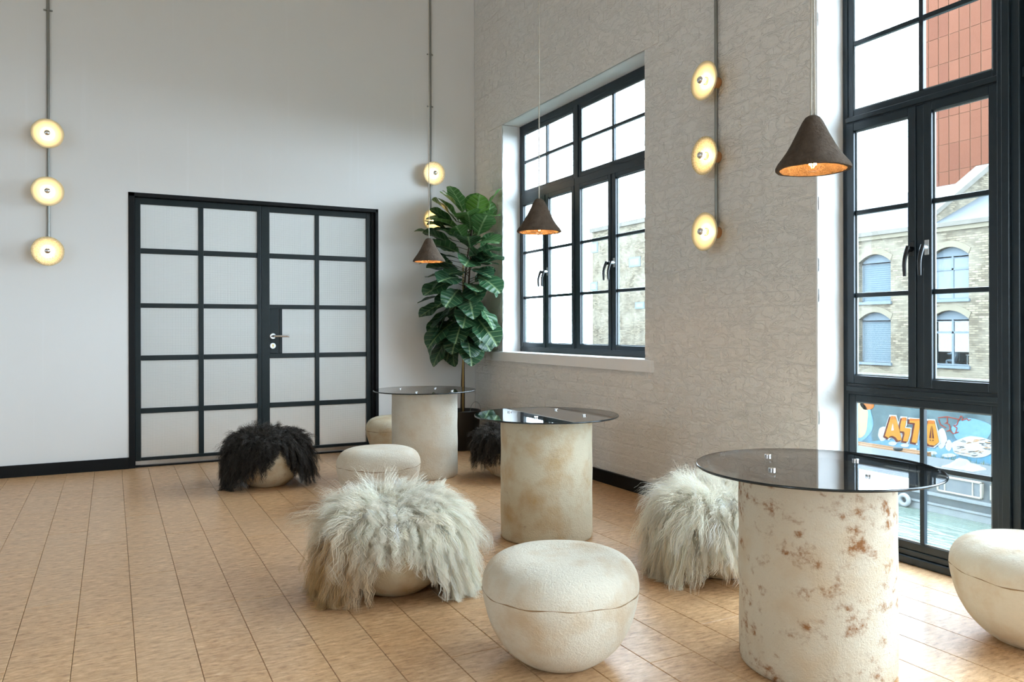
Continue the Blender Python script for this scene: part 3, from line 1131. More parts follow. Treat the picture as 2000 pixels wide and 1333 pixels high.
SPROF = smooth_profile(PROF)
ZP = np.array([z for r, z in SPROF if True])
STOOLS = []


def stool_body(parent, mat, seed):
    r0 = random.Random(seed)
    ph = [r0.uniform(0, 6.28) for _ in range(4)]

    def wob(q, z):
        return 0.006 * math.sin(2 * q + ph[0]) + 0.004 * math.sin(3 * q + ph[1] + z * 9) + 0.003 * math.sin(5 * q + ph[2] - z * 14)
    b = part('body', MB().lathe([(r * SR, z * SH) for r, z in SPROF], 72, wob=wob), mat, parent, smooth=True)
    ring = MB()
    n = 72
    pts = []
    rs = []
    for k in range(n + 1):
        q = 2 * math.pi * k / n
        zz = 0.69 * SH + 0.0035 * math.sin(3 * q + ph[3]) + 0.002 * math.sin(11 * q + ph[0])
        rr = SR * (1 + wob(q, 0.69 * SH)) - 0.0006
        pts.append((rr * math.cos(q), rr * math.sin(q), zz))
        rs.append(0.0014 + 0.0009 * max(0, math.sin(4 * q + ph[1])) + 0.0006 * math.sin(17 * q + ph[2]))
    ring.tube(pts, rs, 5, cap=False)
    part('seam', ring, 'seam_brown', parent, smooth=True)
    return b


def stool(loc, label, mat, seed):
    t_ = thing('stool', label, 'stool', (loc[0], loc[1], 0), 'rounded mycelium stools')
    stool_body(t_, mat, seed)
    STOOLS.append(t_)
    return t_


S_FRONT = (-1.766, -4.553)
S_RIGHT = (-0.252, -5.182)
S_MID = (-1.598, -2.072)
S_BACK = (-0.933, -0.454)
F_WHITE = (-2.025, -3.633)
F_BLACK = (-2.106, -1.152)
F_WHITE2 = (-0.680, -4.089)
F_BLACK2 = (-0.458, -1.655)
stool(S_FRONT, 'bare cream stool in the middle foreground, nearest the viewer', 'mycelium_plain', 1)
stool(S_RIGHT, 'bare cream stool cut by the right picture edge beside the tall window', 'mycelium_plain', 2)
stool(S_MID, 'bare cream stool between the white fleece stool and the farthest table', 'mycelium_pale', 3)
stool(S_BACK, 'bare cream stool half hidden behind the farthest table, next to the door', 'mycelium_tan', 4)
stool(F_WHITE, 'cream stool under the large white fleece in the centre', 'mycelium_tan', 5)
stool(F_BLACK, 'cream stool under the black fleece in front of the door', 'mycelium_tan', 6)
stool(F_WHITE2, 'cream stool under the white fleece by the brick wall', 'mycelium_tan', 7)
stool(F_BLACK2, 'cream stool under the black fleece behind the middle table', 'mycelium_tan', 8)

# ------------------------------------------------------------------ tables
TR, TZ, GR = 0.240, 0.622, 0.376


def table(loc, label, mat, bolts_px, seed):
    t_ = thing('round_table', label, 'table', (loc[0], loc[1], 0), 'round glass-topped drum tables')
    r0 = random.Random(seed)
    ph = [r0.uniform(0, 6.28) for _ in range(6)]

    def wob(q, z):
        edge = 0.010 * max(0.0, 1 - z / 0.03) * math.sin(7 * q + ph[4]) * (0.5 + 0.5 * math.sin(3 * q + ph[5]))
        return 0.005 * math.sin(2 * q + ph[0]) + 0.003 * math.sin(5 * q + ph[1] + z * 6) + 0.002 * math.sin(9 * q + ph[2] - z * 17) + edge
    prof = [(0, 0.0), (TR * 0.955, 0.0), (TR * 0.985, 0.006), (TR, 0.02)]
    prof += [(TR * (1 - 0.004 * math.sin(i * 1.3 + ph[3])), 0.02 + (TZ - 0.04) * i / 14) for i in range(1, 15)]
    prof += [(TR * 0.992, TZ - 0.008), (TR * 0.975, TZ), (0, TZ)]
    part('drum', MB().lathe(prof, 84, wob=wob), mat, t_, smooth=True, ang=50)
    g = MB().lathe([(0, TZ + 0.0005), (GR - 0.001, TZ + 0.0005)], 96)
    gl = MB().lathe([(0, TZ + 0.0015), (GR - 0.002, TZ + 0.0015), (GR - 0.002, TZ + 0.0085), (0, TZ + 0.0085)], 96)
    top = part('glass_top', gl, 'smoked_glass', t_)
    part('polished_edge', MB().lathe([(GR - 0.0025, TZ + 0.001), (GR, TZ + 0.0025), (GR, TZ + 0.0075), (GR - 0.0025, TZ + 0.009)], 96), 'glass_edge', top, smooth=True)
    for (px, py) in bolts_px:
        p = onz(px, py, TZ + 0.010) - np.array([loc[0], loc[1], 0])
        b = MB().lathe([(0, TZ + 0.0088), (0.0105, TZ + 0.0088), (0.0105, TZ + 0.0145), (0.0095, TZ + 0.0155), (0, TZ + 0.0155)], 24, (p[0], p[1], 0))
        part('cap_bolt', b, 'chrome', t_, smooth=True, ang=30)
    return t_


T_A, T_B, T_C = (-1.048, -4.955), (-1.050, -3.204), (-1.013, -1.328)
table(T_A, 'smoked glass table on rust-blotched cream drum, nearest the tall window', 'mycelium_rust', [(1500, 891), (1508, 918), (1671, 900), (1697, 930)], 1)
table(T_B, 'smoked glass table on tan-mottled drum between the other two tables', 'mycelium_tan', [(995, 805), (1047, 816), (1086, 801), (1141, 812)], 2)
table(T_C, 'smoked glass table on pale drum farthest back beside the plant', 'mycelium_pale', [(782, 760), (813, 767), (850, 759), (883, 764)], 3)

# ------------------------------------------------------------------ sheepskins
S_R = np.array([r for r, z in SPROF]) * SR
S_Z = np.array([z for r, z in SPROF]) * SH
# profile radius as function of height (outer side)
_zs = np.linspace(0.0, SH, 120)
_rs = np.array([max([0.02] + [S_R[i] + (S_R[i + 1] - S_R[i]) * ((z - S_Z[i]) / (S_Z[i + 1] - S_Z[i])) for i in range(len(S_R) - 1)
                              if (S_Z[i] - z) * (S_Z[i + 1] - z) <= 0 and abs(S_Z[i + 1] - S_Z[i]) > 1e-9]) for z in _zs])
# drape line: over the top, round the shoulder, then straight down
_dr = [(0.0, 0.99 * SH)]
for r, z in SPROF[::-1][1:]:
    if z >= 0.69:
        _dr.append((r * SR, max(z, 0.0) * SH))
_dr = _dr + [(SR * 1.005, 0.69 * SH - 0.30)]
_dr = np.array(_dr)
_dr[:, 1] += 0.006
_ds = np.concatenate([[0], np.cumsum(np.hypot(np.diff(_dr[:, 0]), np.diff(_dr[:, 1])))])
S_SHOULDER = float(np.interp(0.0, [0], [_ds[-2]]))


def drape(s):
    return np.interp(s, _ds, _dr[:, 0]), np.interp(s, _ds, _dr[:, 1])


def sheepskin(label, loc, hang, n, length, colour, seed, hide_mat, curl=1.0, lift=1.0, n_clump=700, width=0.0011, lenf=None):
    rg = np.random.default_rng(seed)
    root = thing('sheepskin', label, 'sheepskin', (loc[0], loc[1], 0), 'sheepskins thrown over stools')
    th_c = math.atan2(CAM[1] - loc[1], CAM[0] - loc[0])
    # hide
    m = MB()
    na, ns = 72, 22
    for j in range(ns + 1):
        for k in range(na):
            q = 2 * math.pi * k / na
            smax = S_SHOULDER + hang(((q - th_c + math.pi) % (2 * math.pi)) - math.pi)
            r_, z_ = drape(smax * j / ns)
            r_ = max(float(r_), 0.002 + 0.0 * k)
            m.v.append((r_ * math.cos(q) * 1.012, r_ * math.sin(q) * 1.012, float(z_)))
    for j in range(ns):
        for k in range(na):
            k2 = (k + 1) % na
            m.f.append((j * na + k, (j + 1) * na + k, (j + 1) * na + k2, j * na + k2))
    part('hide', m, hide_mat, root, smooth=True)
    # strand roots
    tot = int(n * 2.6)
    phi = rg.uniform(-math.pi, math.pi, tot)
    hg = np.array([hang(x) for x in np.linspace(-math.pi, math.pi, 361)])
    smax = S_SHOULDER + np.interp(phi, np.linspace(-math.pi, math.pi, 361), hg)
    s = rg.uniform(0, 1, tot) * (S_SHOULDER + hg.max())
    rr, zz = drape(s)
    keep = (s < smax + rg.normal(0, 0.012, tot)) & (rg.uniform(0, 1, tot) < rr / rr.max())
    phi, s, rr, zz = (a[keep][:n] for a in (phi, s, rr, zz))
    n = len(phi)
    q = phi + th_c
    er = np.stack([np.cos(q), np.sin(q), 0 * q], 1)
    r2, z2 = drape(s + 0.004)
    r1, z1 = drape(np.maximum(s - 0.004, 0))
    tr, tz = r2 - r1, z2 - z1
    ll = np.hypot(tr, tz) + 1e-9
    tr, tz = tr / ll, tz / ll
    flow = er * tr[:, None] + np.array([0, 0, 1]) * tz[:, None]
    nrm = er * (-tz)[:, None] + np.array([0, 0, 1]) * tr[:, None]
    et = np.stack([-np.sin(q), np.cos(q), 0 * q], 1)
    P0 = er * rr[:, None] + np.array([0, 0, 1]) * zz[:, None]
    # clumps
    lead = rg.choice(n, n_clump, replace=False)
    own = np.empty(n, int)
    for a in range(0, n, 4000):
        d2 = ((P0[a:a + 4000, None, :] - P0[lead][None]) ** 2).sum(-1)
        own[a:a + 4000] = lead[d2.argmin(1)]
    cr = rg.normal(0, 1, (n, 3))
    side = 0.55 * cr[own] + 0.30 * rg.normal(0, 1, (n, 3))
    top = np.clip(tr, 0, 1)
    L = length * rg.uniform(0.75, 1.2, n) * (0.72 + 0.5 * (1 - top)) * (1 + 0.25 * cr[own][:, 0].clip(-1.2, 1.2))
    if lenf:
        L = L * np.array([lenf(x) for x in phi])
    dirv = nrm * (0.75 * lift + 0.05 * top)[:, None] + flow * 0.75 + side * (0.42 + 0.30 * top)[:, None]
    dirv /= np.linalg.norm(dirv, axis=1)[:, None]
    M = 9
    pts = np.empty((n, M, 3))
    p = P0.copy()
    pts[:, 0] = p
    g = 0.24
    for k in range(1, M):
        dirv[:, 2] -= g * (0.7 + 0.3 * (1 - top))
        dirv += et * (0.05 * rg.normal(0, 1, n))[:, None]
        dirv /= np.linalg.norm(dirv, axis=1)[:, None]
        p = p + dirv * (L / (M - 1))[:, None]
        rad = np.hypot(p[:, 0], p[:, 1]) + 1e-9
        lim = np.interp(p[:, 2], _zs, _rs, right=-1.0) + 0.006 + 0.012 * k / M
        topz = np.interp(rad, _dr[:-1, 0], _dr[:-1, 1], right=0.0) + 0.004
        on_top = (rad < SR * 0.93) & (p[:, 2] < topz) & (p[:, 2] > 0.80 * SH)
        p[on_top, 2] = topz[on_top] + 0.004
        dirv[on_top, 2] = np.maximum(dirv[on_top, 2], -0.05)
        ins = (~on_top) & (rad < lim) & (p[:, 2] < SH)
        p[ins, :2] *= (lim / rad)[ins, None]
        p[:, 2] = np.maximum(p[:, 2], 0.004)
        pts[:, k] = p
    tt = np.linspace(0, 1, M)
    w = 0.63 * tt ** 0.9
    delta = (P0 - P0[own])
    pts = pts * (1 - w)[None, :, None] + (pts[own] + 0.35 * delta[:, None, :]) * w[None, :, None]
    # crimp
    phs = rg.uniform(0, 6.28, n)[own]
    amp = (0.0115 * curl * (0.6 + 0.6 * rg.uniform(0, 1, n)[own])) * (0.7 + 0.3 * rg.uniform(0, 1, n))
    nw = (2.0 + 1.6 * rg.uniform(0, 1, n))[own]
    wave = amp[:, None] * np.sin(phs[:, None] + 2 * math.pi * nw[:, None] * tt[None]) * tt[None] ** 0.6
    wave2 = 0.7 * amp[:, None] * np.cos(phs[:, None] * 1.7 + 2 * math.pi * nw[:, None] * tt[None]) * tt[None] ** 0.6
    pts += et[:, None, :] * wave[..., None] + nrm[:, None, :] * wave2[..., None]
    pts[..., 2] = np.maximum(pts[..., 2], 0.004)
    # ribbons
    tang = np.gradient(pts, axis=1)
    tang /= np.linalg.norm(tang, axis=2)[..., None] + 1e-9
    face = er * 1.0 + np.array([0, 0, 0.4]) + rg.normal(0, 0.55, (n, 3))
    wid = np.cross(tang, face[:, None, :])
    wid /= np.linalg.norm(wid, axis=2)[..., None] + 1e-9
    hw = width * rg.uniform(0.6, 1.3, n)[:, None] * (1 - 0.72 * tt[None] ** 1.5)
    A = pts - wid * hw[..., None]
    B = pts + wid * hw[..., None]
    V = np.stack([A, B], 2).reshape(-1, 3)
    base = (np.arange(n) * (2 * M))[:, None]
    kk = (np.arange(M - 1) * 2)[None]
    i0 = base + kk
    quads = np.stack([i0, i0 + 1, i0 + 3, i0 + 2], -1).reshape(-1)
    me = bpy.data.meshes.new('fleece')
    me.vertices.add(len(V))
    me.vertices.foreach_set('co', V.astype(np.float32).ravel())
    nq = len(quads) // 4
    me.loops.add(len(quads))
    me.loops.foreach_set('vertex_index', quads.astype(np.int32))
    me.polygons.add(nq)
    me.polygons.foreach_set('loop_start', np.arange(0, nq * 4, 4, dtype=np.int32))
    me.polygons.foreach_set('loop_total', np.full(nq, 4, dtype=np.int32))
    me.polygons.foreach_set('use_smooth', np.ones(nq, dtype=bool))
    col = colour(phi, s, rg, own)                     # n x 3
    ca = me.color_attributes.new('wool', 'FLOAT_COLOR', 'POINT')
    cc = np.ones((n, 2 * M, 4), np.float32)
    cc[..., :3] = col[:, None, :]
    ca.data.foreach_set('color', cc.ravel())
    me.update(calc_edges=True)
    me.validate()
    o = put('fleece', me, 'wool', root)
    o['kind'] = 'stuff'
    return root


def bumpf(x, c, w):
    d_ = (x - c + math.pi) % (2 * math.pi) - math.pi
    return math.exp(-(d_ / w) ** 2)


def white_col(tan_c, tan_w, amount):
    def f(phi, s, rg, own):
        nn = len(phi)
        d_ = (phi - tan_c + math.pi) % (2 * math.pi) - math.pi
        k = np.exp(-(d_ / tan_w) ** 2) * np.clip((s - S_SHOULDER * 0.70) / 0.10, 0, 1) * amount
        k = np.clip(k + 0.06 * rg.normal(0, 1, nn)[own] + 0.03, 0, 1)[:, None]
        a = np.array([0.95, 0.90, 0.785])
        b = np.array([0.64, 0.43, 0.20])
        c = a * (1 - k) + b * k
        return np.clip(c * (1 + 0.10 * rg.normal(0, 1, nn)[own][:, None] + 0.05 * rg.normal(0, 1, (nn, 1))), 0.02, 0.97)
    return f


def black_col(phi, s, rg, own):
    nn = len(phi)
    c = np.array([0.026, 0.019, 0.014]) * (1 + 0.4 * np.abs(rg.normal(0, 1, nn))[:, None])
    grey = (rg.uniform(0, 1, nn) < 0.10)
    c[grey] = np.array([0.10, 0.085, 0.07])
    return c


def hang_white(x):          # x: angle from the viewer's side, + is to the right
    return 0.075 + 0.155 * bumpf(x, -1.45, 0.75) + 0.135 * bumpf(x, 1.35, 0.62) + 0.12 * bumpf(x, math.pi, 0.8) - 0.085 * bumpf(x, 0.05, 0.72)


def hang_black(x):
    return 0.055 + 0.10 * bumpf(x, -1.2, 0.6) + 0.075 * bumpf(x, 1.15, 0.5) - 0.085 * bumpf(x, 0.30, 0.25) + 0.08 * bumpf(x, math.pi, 0.8)


def hang_white2(x):
    return 0.055 + 0.10 * bumpf(x, -1.1, 0.6) + 0.09 * bumpf(x, math.pi, 0.9)


def hang_black2(x):
    return 0.045 + 0.03 * bumpf(x, -1.6, 0.7)


sheepskin('large long-haired white sheepskin with a tan left flank, over the central stool', F_WHITE, hang_white, 52000, 0.175, white_col(-1.2, 0.78, 1.15), 21, 'hide_cream', 1.15, 1.0, 1700, 0.0009, lambda x: 1 - 0.55 * bumpf(x, 0.05, 0.72))
sheepskin('curly black sheepskin over the stool in front of the door', F_BLACK, hang_black, 28000, 0.125, black_col, 22, 'hide_black', 1.2, 1.0, 1100, 0.0010, lambda x: 1 - 0.5 * bumpf(x, 0.30, 0.3) - 0.2 * bumpf(x, 0, 0.8))
sheepskin('long-haired white sheepskin over the stool by the brick wall', F_WHITE2, hang_white2, 36000, 0.170, white_col(-1.5, 0.6, 0.25), 23, 'hide_cream', 0.9, 1.0, 1500, 0.0009, lambda x: 1 - 0.38 * bumpf(x, 0.4, 0.8))
sheepskin('black sheepskin over the stool half hidden behind the middle table', F_BLACK2, hang_black2, 16000, 0.095, black_col, 24, 'hide_black', 0.9, 1.0, 700, 0.0011)

# ------------------------------------------------------------------ pendants


def pendant(loc, z_bot, label, seed, twin=False):
    t_ = thing('pendant_lamp', label, 'lamp', (loc[0], loc[1], z_bot), 'brown pulp pendant lamps')
    r0 = random.Random(seed)
    ph = [r0.uniform(0, 6.28) for _ in range(4)]

    def wob(q, z):
        return 0.018 * math.sin(2 * q + ph[0]) + 0.014 * math.sin(5 * q + ph[1] + z * 30) + 0.010 * math.sin(9 * q + ph[2] - z * 50)
    H, R = 0.176, 0.117
    outer = [(R, 0.0), (R * 1.005, 0.006), (R * 0.95, 0.018), (R * 0.83, 0.036), (R * 0.70, 0.058), (R * 0.575, 0.084), (R * 0.45, 0.112),
             (R * 0.345, 0.138), (R * 0.27, 0.156), (R * 0.20, 0.168), (R * 0.11, 0.1745), (0, 0.176)]
    inner = [(0, 0.158), (R * 0.15, 0.152), (R * 0.27, 0.126), (R * 0.42, 0.092), (R * 0.56, 0.064), (R * 0.72, 0.036), (R * 0.84, 0.014), (R * 0.885, 0.0), (R, 0.0)]
    part('shade', MB().lathe(inner + outer[1:], 56, wob=wob), 'pulp', t_, smooth=True, ang=60)
    part('socket', MB().lathe([(0, 0.150), (0.016, 0.150), (0.018, 0.085), (0.014, 0.075), (0, 0.075)], 20), 'brass', t_, smooth=True, ang=40)
    bulb = MB().lathe([(0.0, -0.006), (0.014, -0.004), (0.026, 0.006), (0.0325, 0.022), (0.033, 0.036), (0.027, 0.052), (0.016, 0.066), (0.013, 0.078)], 28)
    b = part('bulb', bulb, 'bulb_glass', t_, smooth=True)
    fil = MB()
    for k in range(6):
        q = k * math.pi / 3
        fil.tube([(0.008 * math.cos(q), 0.008 * math.sin(q), 0.060), (0.010 * math.cos(q + 0.4), 0.010 * math.sin(q + 0.4), 0.016)], 0.0016, 6)
    part('filament', fil, 'filament_glow', b)
    top = CEIL - z_bot
    offs = ((-0.004, 0.003), (0.004, -0.002)) if twin else ((0, 0),)
    for k, (dx, dy) in enumerate(offs):
        pts = []
        nseg = 60
        for i in range(nseg + 1):
            u = i / nseg
            pts.append((dx + (0.004 * math.sin(u * 9 + k * 2.0) if twin else 0.002 * math.sin(u * 5)), dy, 0.172 + (top - 0.172) * u))
        part('cable', MB().tube(pts, 0.0032, 8), 'cable_cloth', t_, smooth=True)
    part('ceiling_rose', MB().lathe([(0, top), (0.05, top), (0.05, top - 0.02), (0.01, top - 0.03), (0, top - 0.03)][::-1], 24), 'black_paint', t_, smooth=True, ang=40)
    return t_


pendant((-1.054, -4.952), 1.588, 'largest brown pendant lamp hanging in front of the tall window', 1, True)
pendant((-1.081, -3.188), 1.582, 'brown pendant lamp hanging in front of the square window', 2)
pendant((-0.983, -1.344), 1.575, 'smallest brown pendant lamp hanging beside the fig tree', 3)

# ------------------------------------------------------------------ wall lamps on conduits


def wall_lamp(loc, wall, label, shade, seed):
    t_ = thing('wall_lamp', label, 'lamp', loc, 'disc wall lamps on conduits')
    t_.rotation_euler = (math.radians(90), 0, 0) if wall == 'back' else (0, math.radians(-90), 0)
    r0 = random.Random(seed)
    ph = r0.uniform(0, 6.28)
    part('base', MB().lathe([(0, 0.0), (0.033, 0.0), (0.033, 0.052), (0.030, 0.058), (0.012, 0.060), (0.012, 0.082), (0, 0.082)], 28), 'copper_base', t_, smooth=True, ang=40)

    def wob(q, z):
        return 0.012 * math.sin(2 * q + ph) + 0.006 * math.sin(7 * q + ph * 2)
    R = 0.107
    sh = [(0.014, 0.082), (0.05, 0.084), (0.085, 0.091), (R, 0.100), (R + 0.001, 0.103), (R - 0.002, 0.105), (0.084, 0.0965), (0.05, 0.0895), (0.014, 0.0875)]
    part('shade', MB().lathe(sh, 56, wob=wob), shade, t_, smooth=True)
    part('collar', MB().lathe([(0.0, 0.0876), (0.021, 0.0876), (0.021, 0.0935), (0.0165, 0.0940), (0.0165, 0.0980), (0, 0.0980)], 24), 'brass', t_, smooth=True, ang=40)
    b = part('bulb', MB().lathe([(0.011, 0.098), (0.016, 0.104), (0.0215, 0.112), (0.0225, 0.121), (0.0215, 0.127)], 28), 'bulb_glow', t_, smooth=True)
    part('mirror_cap', MB().lathe([(0.0217, 0.1265), (0.0195, 0.134), (0.0145, 0.140), (0.008, 0.1432), (0, 0.1442)], 28), 'chrome', b, smooth=True)
    return t_


XC1, XC2, YC3 = -3.485, -0.452, -3.337
ordn = ('top', 'middle', 'lowest')
for i, z in enumerate((2.521, 2.097, 1.657)):
    wall_lamp((XC1, 0, z), 'back', '%s of the three glowing disc lamps left of the door' % ordn[i], 'speckled_shade' if i == 2 else 'opal_shade', 10 + i)
for i, z in enumerate((2.497, 2.072)):
    wall_lamp((XC2, 0, z), 'back', ('glowing disc lamp above the fig tree, right of the door', 'glowing disc lamp half hidden by the top leaves of the fig tree')[i], 'speckled_shade' if i == 0 else 'opal_shade', 20 + i)
for i, z in enumerate((2.472, 2.050, 1.622)):
    wall_lamp((0.0, YC3, z), 'right', '%s of the three glowing disc lamps on the brick wall' % ordn[i], 'speckled_shade' if i == 1 else 'opal_shade', 30 + i)


def conduit(x, y, z0, wall, label, clips):
    t_ = thing('conduit', label, 'pipe', (x, y, z0), 'steel conduits feeding the wall lamps')
    part('pipe', MB().tube([(0, 0, 0), (0, 0, CEIL - z0)], 0.0095, 14), 'conduit_steel', t_, smooth=True, ang=40)
    for zc in clips:
        g = MB()
        if wall == 'back':
            g.box(-0.030, 0.030, 0.004, 0.0125, zc - z0 - 0.006, zc - z0 + 0.006)
            g.box(-0.0115, 0.0115, -0.0115, 0.006, zc - z0 - 0.006, zc - z0 + 0.006)
        else:
            g.box(0.004, 0.0125, -0.030, 0.030, zc - z0 - 0.006, zc - z0 + 0.006)
            g.box(-0.0115, 0.006, -0.0115, 0.0115, zc - z0 - 0.006, zc - z0 + 0.006)
        part('saddle_clip', g, 'conduit_steel', t_, bevel=0.002)


conduit(XC1, -0.0125, 1.657, 'back', 'vertical grey conduit pipe left of the door', (3.46,))
conduit(XC2, -0.0125, 2.072, 'back', 'vertical grey conduit pipe between the door and the corner', (3.61, 3.13))
conduit(-0.0125, YC3, 1.622, 'right', 'vertical grey conduit pipe on the brick wall', ())

# ------------------------------------------------------------------ fig tree
PC = (-0.262, -0.300)
fig = thing('fiddle_leaf_fig', 'tall fiddle-leaf fig tree in a black pot in the room corner', 'plant', (PC[0], PC[1], 0))
part('pot', MB().lathe([(0, 0.0), (0.125, 0.0), (0.132, 0.006), (0.160, 0.335), (0.165, 0.345), (0.160, 0.352), (0.152, 0.346), (0.148, 0.30), (0, 0.30)], 48), 'pot_black', fig, smooth=True, ang=50)
part('soil', MB().lathe([(0, 0.318), (0.06, 0.322), (0.149, 0.312)][::-1], 32), 'soil', fig, smooth=True)
wire = [(0.075 + 0.065 * math.cos(a), -0.115 + 0.03 * math.cos(a), 0.345 + 0.085 * math.sin(a)) for a in np.linspace(0, math.pi, 18)]
part('wire_handle', MB().tube(wire, 0.0016, 6), 'conduit_steel', fig, smooth=True)
lr = random.Random(42)


def trunk_path(dx, dy, ztop, bend, ph):
    return [(dx + bend * math.sin(u * 3 + ph) * u + 0.055 * u * u, dy + bend * 0.7 * math.cos(u * 2.4 + ph) * u - 0.13 * u * u, 0.31 + (ztop - 0.31) * u) for u in np.linspace(0, 1, 22)]


stems = [trunk_path(-0.012, 0.0, 2.10, 0.05, 0.4), trunk_path(0.016, 0.012, 1.95, 0.07, 3.1)]
for sp in stems:
    part('trunk', MB().tube(sp, [0.0105 - 0.0045 * i / 21 for i in range(22)], 9), 'bark', fig, smooth=True)
part('stake', MB().tube([(-0.004, -0.018, 0.31), (0.004, -0.012, 1.75)], 0.0062, 8), 'bamboo', fig, smooth=True)


def leaf_mesh(seed):
    r0 = random.Random(seed)
    L = 1.0
    m = MB()
    nu, nv = 9, 15
    droop = r0.uniform(0.10, 0.34)
    fold = r0.uniform(0.10, 0.30)
    wav = r0.uniform(0.015, 0.035)
    ph = r0.uniform(0, 6.28)
    wmax = r0.uniform(0.36, 0.42)
    uvs = []
    for j in range(nv):
        v = j / (nv - 1)
        # obovate, fiddle-waisted outline
        w_ = wmax * (math.sin(math.pi * min(1.0, (v * 0.97 + 0.02)) ** 1.15) ** 0.62) * (0.62 + 0.52 * v) * (1 - 0.14 * math.exp(-((v - 0.36) / 0.13) ** 2))
        if j == nv - 1:
            w_ = 0.035
        if j == 0:
            w_ = 0.03
        for i in range(nu):
            u = -1 + 2 * i / (nu - 1)
            x = u * w_ * (1 + 0.02 * math.sin(9 * v + ph))
            z = fold * abs(u) * w_ - 0.20 * fold * (abs(u) ** 3) * w_ + wav * math.sin(15 * v + ph + (1.5 if u > 0 else 0)) * abs(u) ** 1.5 - droop * v * v
            m.v.append((x, v * L - 0.06 * droop * v ** 3, z))
            uvs.append((x, v))
    for j in range(nv - 1):
        for i in range(nu - 1):
            a = j * nu + i
            m.f.append((a, a + 1, a + nu + 1, a + nu))
    me = m.mesh('leaf', smooth=True)
    uvl = me.uv_layers.new(name='UVMap')
    for lp in me.loops:
        uvl.data[lp.index].uv = uvs[lp.vertex_index]
    me.materials.append(MAT['leaf'])
    return me


LEAVES = [leaf_mesh(i) for i in range(9)]


def add_leaf(base, az, el, roll, ln, young, me):
    """base: point local to the tree; az/el: heading of the midrib"""
    y = Vector((math.cos(az) * math.cos(el), math.sin(az) * math.cos(el), math.sin(el)))
    x = y.cross(Vector((0, 0, 1)))
    if x.length < 1e-3:
        x = Vector((1, 0, 0))
    x.normalize()
    z = x.cross(y)
    x2 = x * math.cos(roll) + z * math.sin(roll)
    z2 = z * math.cos(roll) - x * math.sin(roll)
    o = put('leaf', me, None, fig)
    M_ = Matrix(((x2.x, y.x, z2.x, base[0]), (x2.y, y.y, z2.y, base[1]), (x2.z, y.z, z2.z, base[2]), (0, 0, 0, 1)))
    o.matrix_basis = M_ @ Matrix.Scale(ln, 4)
    o['young'] = young
    return o


cam_az = math.atan2(CAM[1] - PC[1], CAM[0] - PC[0])
petioles = MB()
NL = 92
for i in range(NL):
    u = (i + 0.5) / NL
    zl = 0.98 + 1.16 * u
    sp = stems[i % 2]
    k = min(21, max(0, int((zl - 0.31) / ((2.10 if i % 2 == 0 else 1.95) - 0.31) * 21)))
    bx, by = sp[k][0], sp[k][1]
    zl = min(zl, 2.08 if i % 2 == 0 else 1.96)
    az = i * 2.39996 + lr.uniform(-0.4, 0.4)
    # crowd away from the two walls
    wallish = max(0.0, math.cos(az - math.radians(49)))
    if wallish > 0.35:
        az += math.pi * 0.75 * (1 if lr.random() < 0.5 else -1) * wallish
    el = -0.75 + 1.75 * u ** 1.3 + lr.uniform(-0.28, 0.28)
    ln = lr.uniform(0.27, 0.37) * (1.0 - 0.10 * u)
    off = lr.uniform(0.05, 0.17)
    b = Vector((bx + off * math.cos(az), by + off * math.sin(az), zl + 0.02))
    for _ in range(14):      # keep the blade inside the room
        tip = b + Vector((math.cos(az) * math.cos(el), math.sin(az) * math.cos(el), math.sin(el))) * ln
        if tip.x + PC[0] > -0.07 or tip.y + PC[1] > -0.07:
            el += 0.12 if el > -0.2 else -0.12
            ln *= 0.97
        else:
            break
    me_ = LEAVES[i % 9]
    ro_ = lr.uniform(-0.5, 0.5)
    for _ in range(24):
        y_ = Vector((math.cos(az) * math.cos(el), math.sin(az) * math.cos(el), math.sin(el)))
        x_ = y_.cross(Vector((0, 0, 1))).normalized()
        z_ = x_.cross(y_)
        x2_ = x_ * math.cos(ro_) + z_ * math.sin(ro_)
        z2_ = z_ * math.cos(ro_) - x_ * math.sin(ro_)
        ws = [b + (x2_ * v_.co.x + y_ * v_.co.y + z2_ * v_.co.z) * ln for v_ in me_.vertices]
        over_x = max(w_.x for w_ in ws) + PC[0] + 0.015
        over_y = max(w_.y for w_ in ws) + PC[1] + 0.015
        if over_x <= 0 and over_y <= 0:
            break
        dd = (cam_az - az + math.pi) % (2 * math.pi) - math.pi
        az += 0.12 * dd
        b.x -= max(0, over_x) * 0.25
        b.y -= max(0, over_y) * 0.25
        ro_ *= 0.9
    young = max(0.0, min(1.0, (u - 0.55) * 2.4)) * (0.35 + 0.65 * lr.random())
    add_leaf(b, az, el, ro_, ln, young, me_)
    petioles.tube([(bx, by, zl - 0.02), tuple(b)], 0.0028, 5)
part('petioles', petioles, 'bark', fig, smooth=True)

# ------------------------------------------------------------------ outside: canal, boats, mural, warehouse, tower
XB, XB2, XM, XF, XT = 14.9, 17.6, 21.0, 34.0, 58.0
WATER_Z = float(onx(1807, 997, XB)[2])


def yz(px, py, X):
    p = onx(px, py, X)
    return float(p[1]), float(p[2])


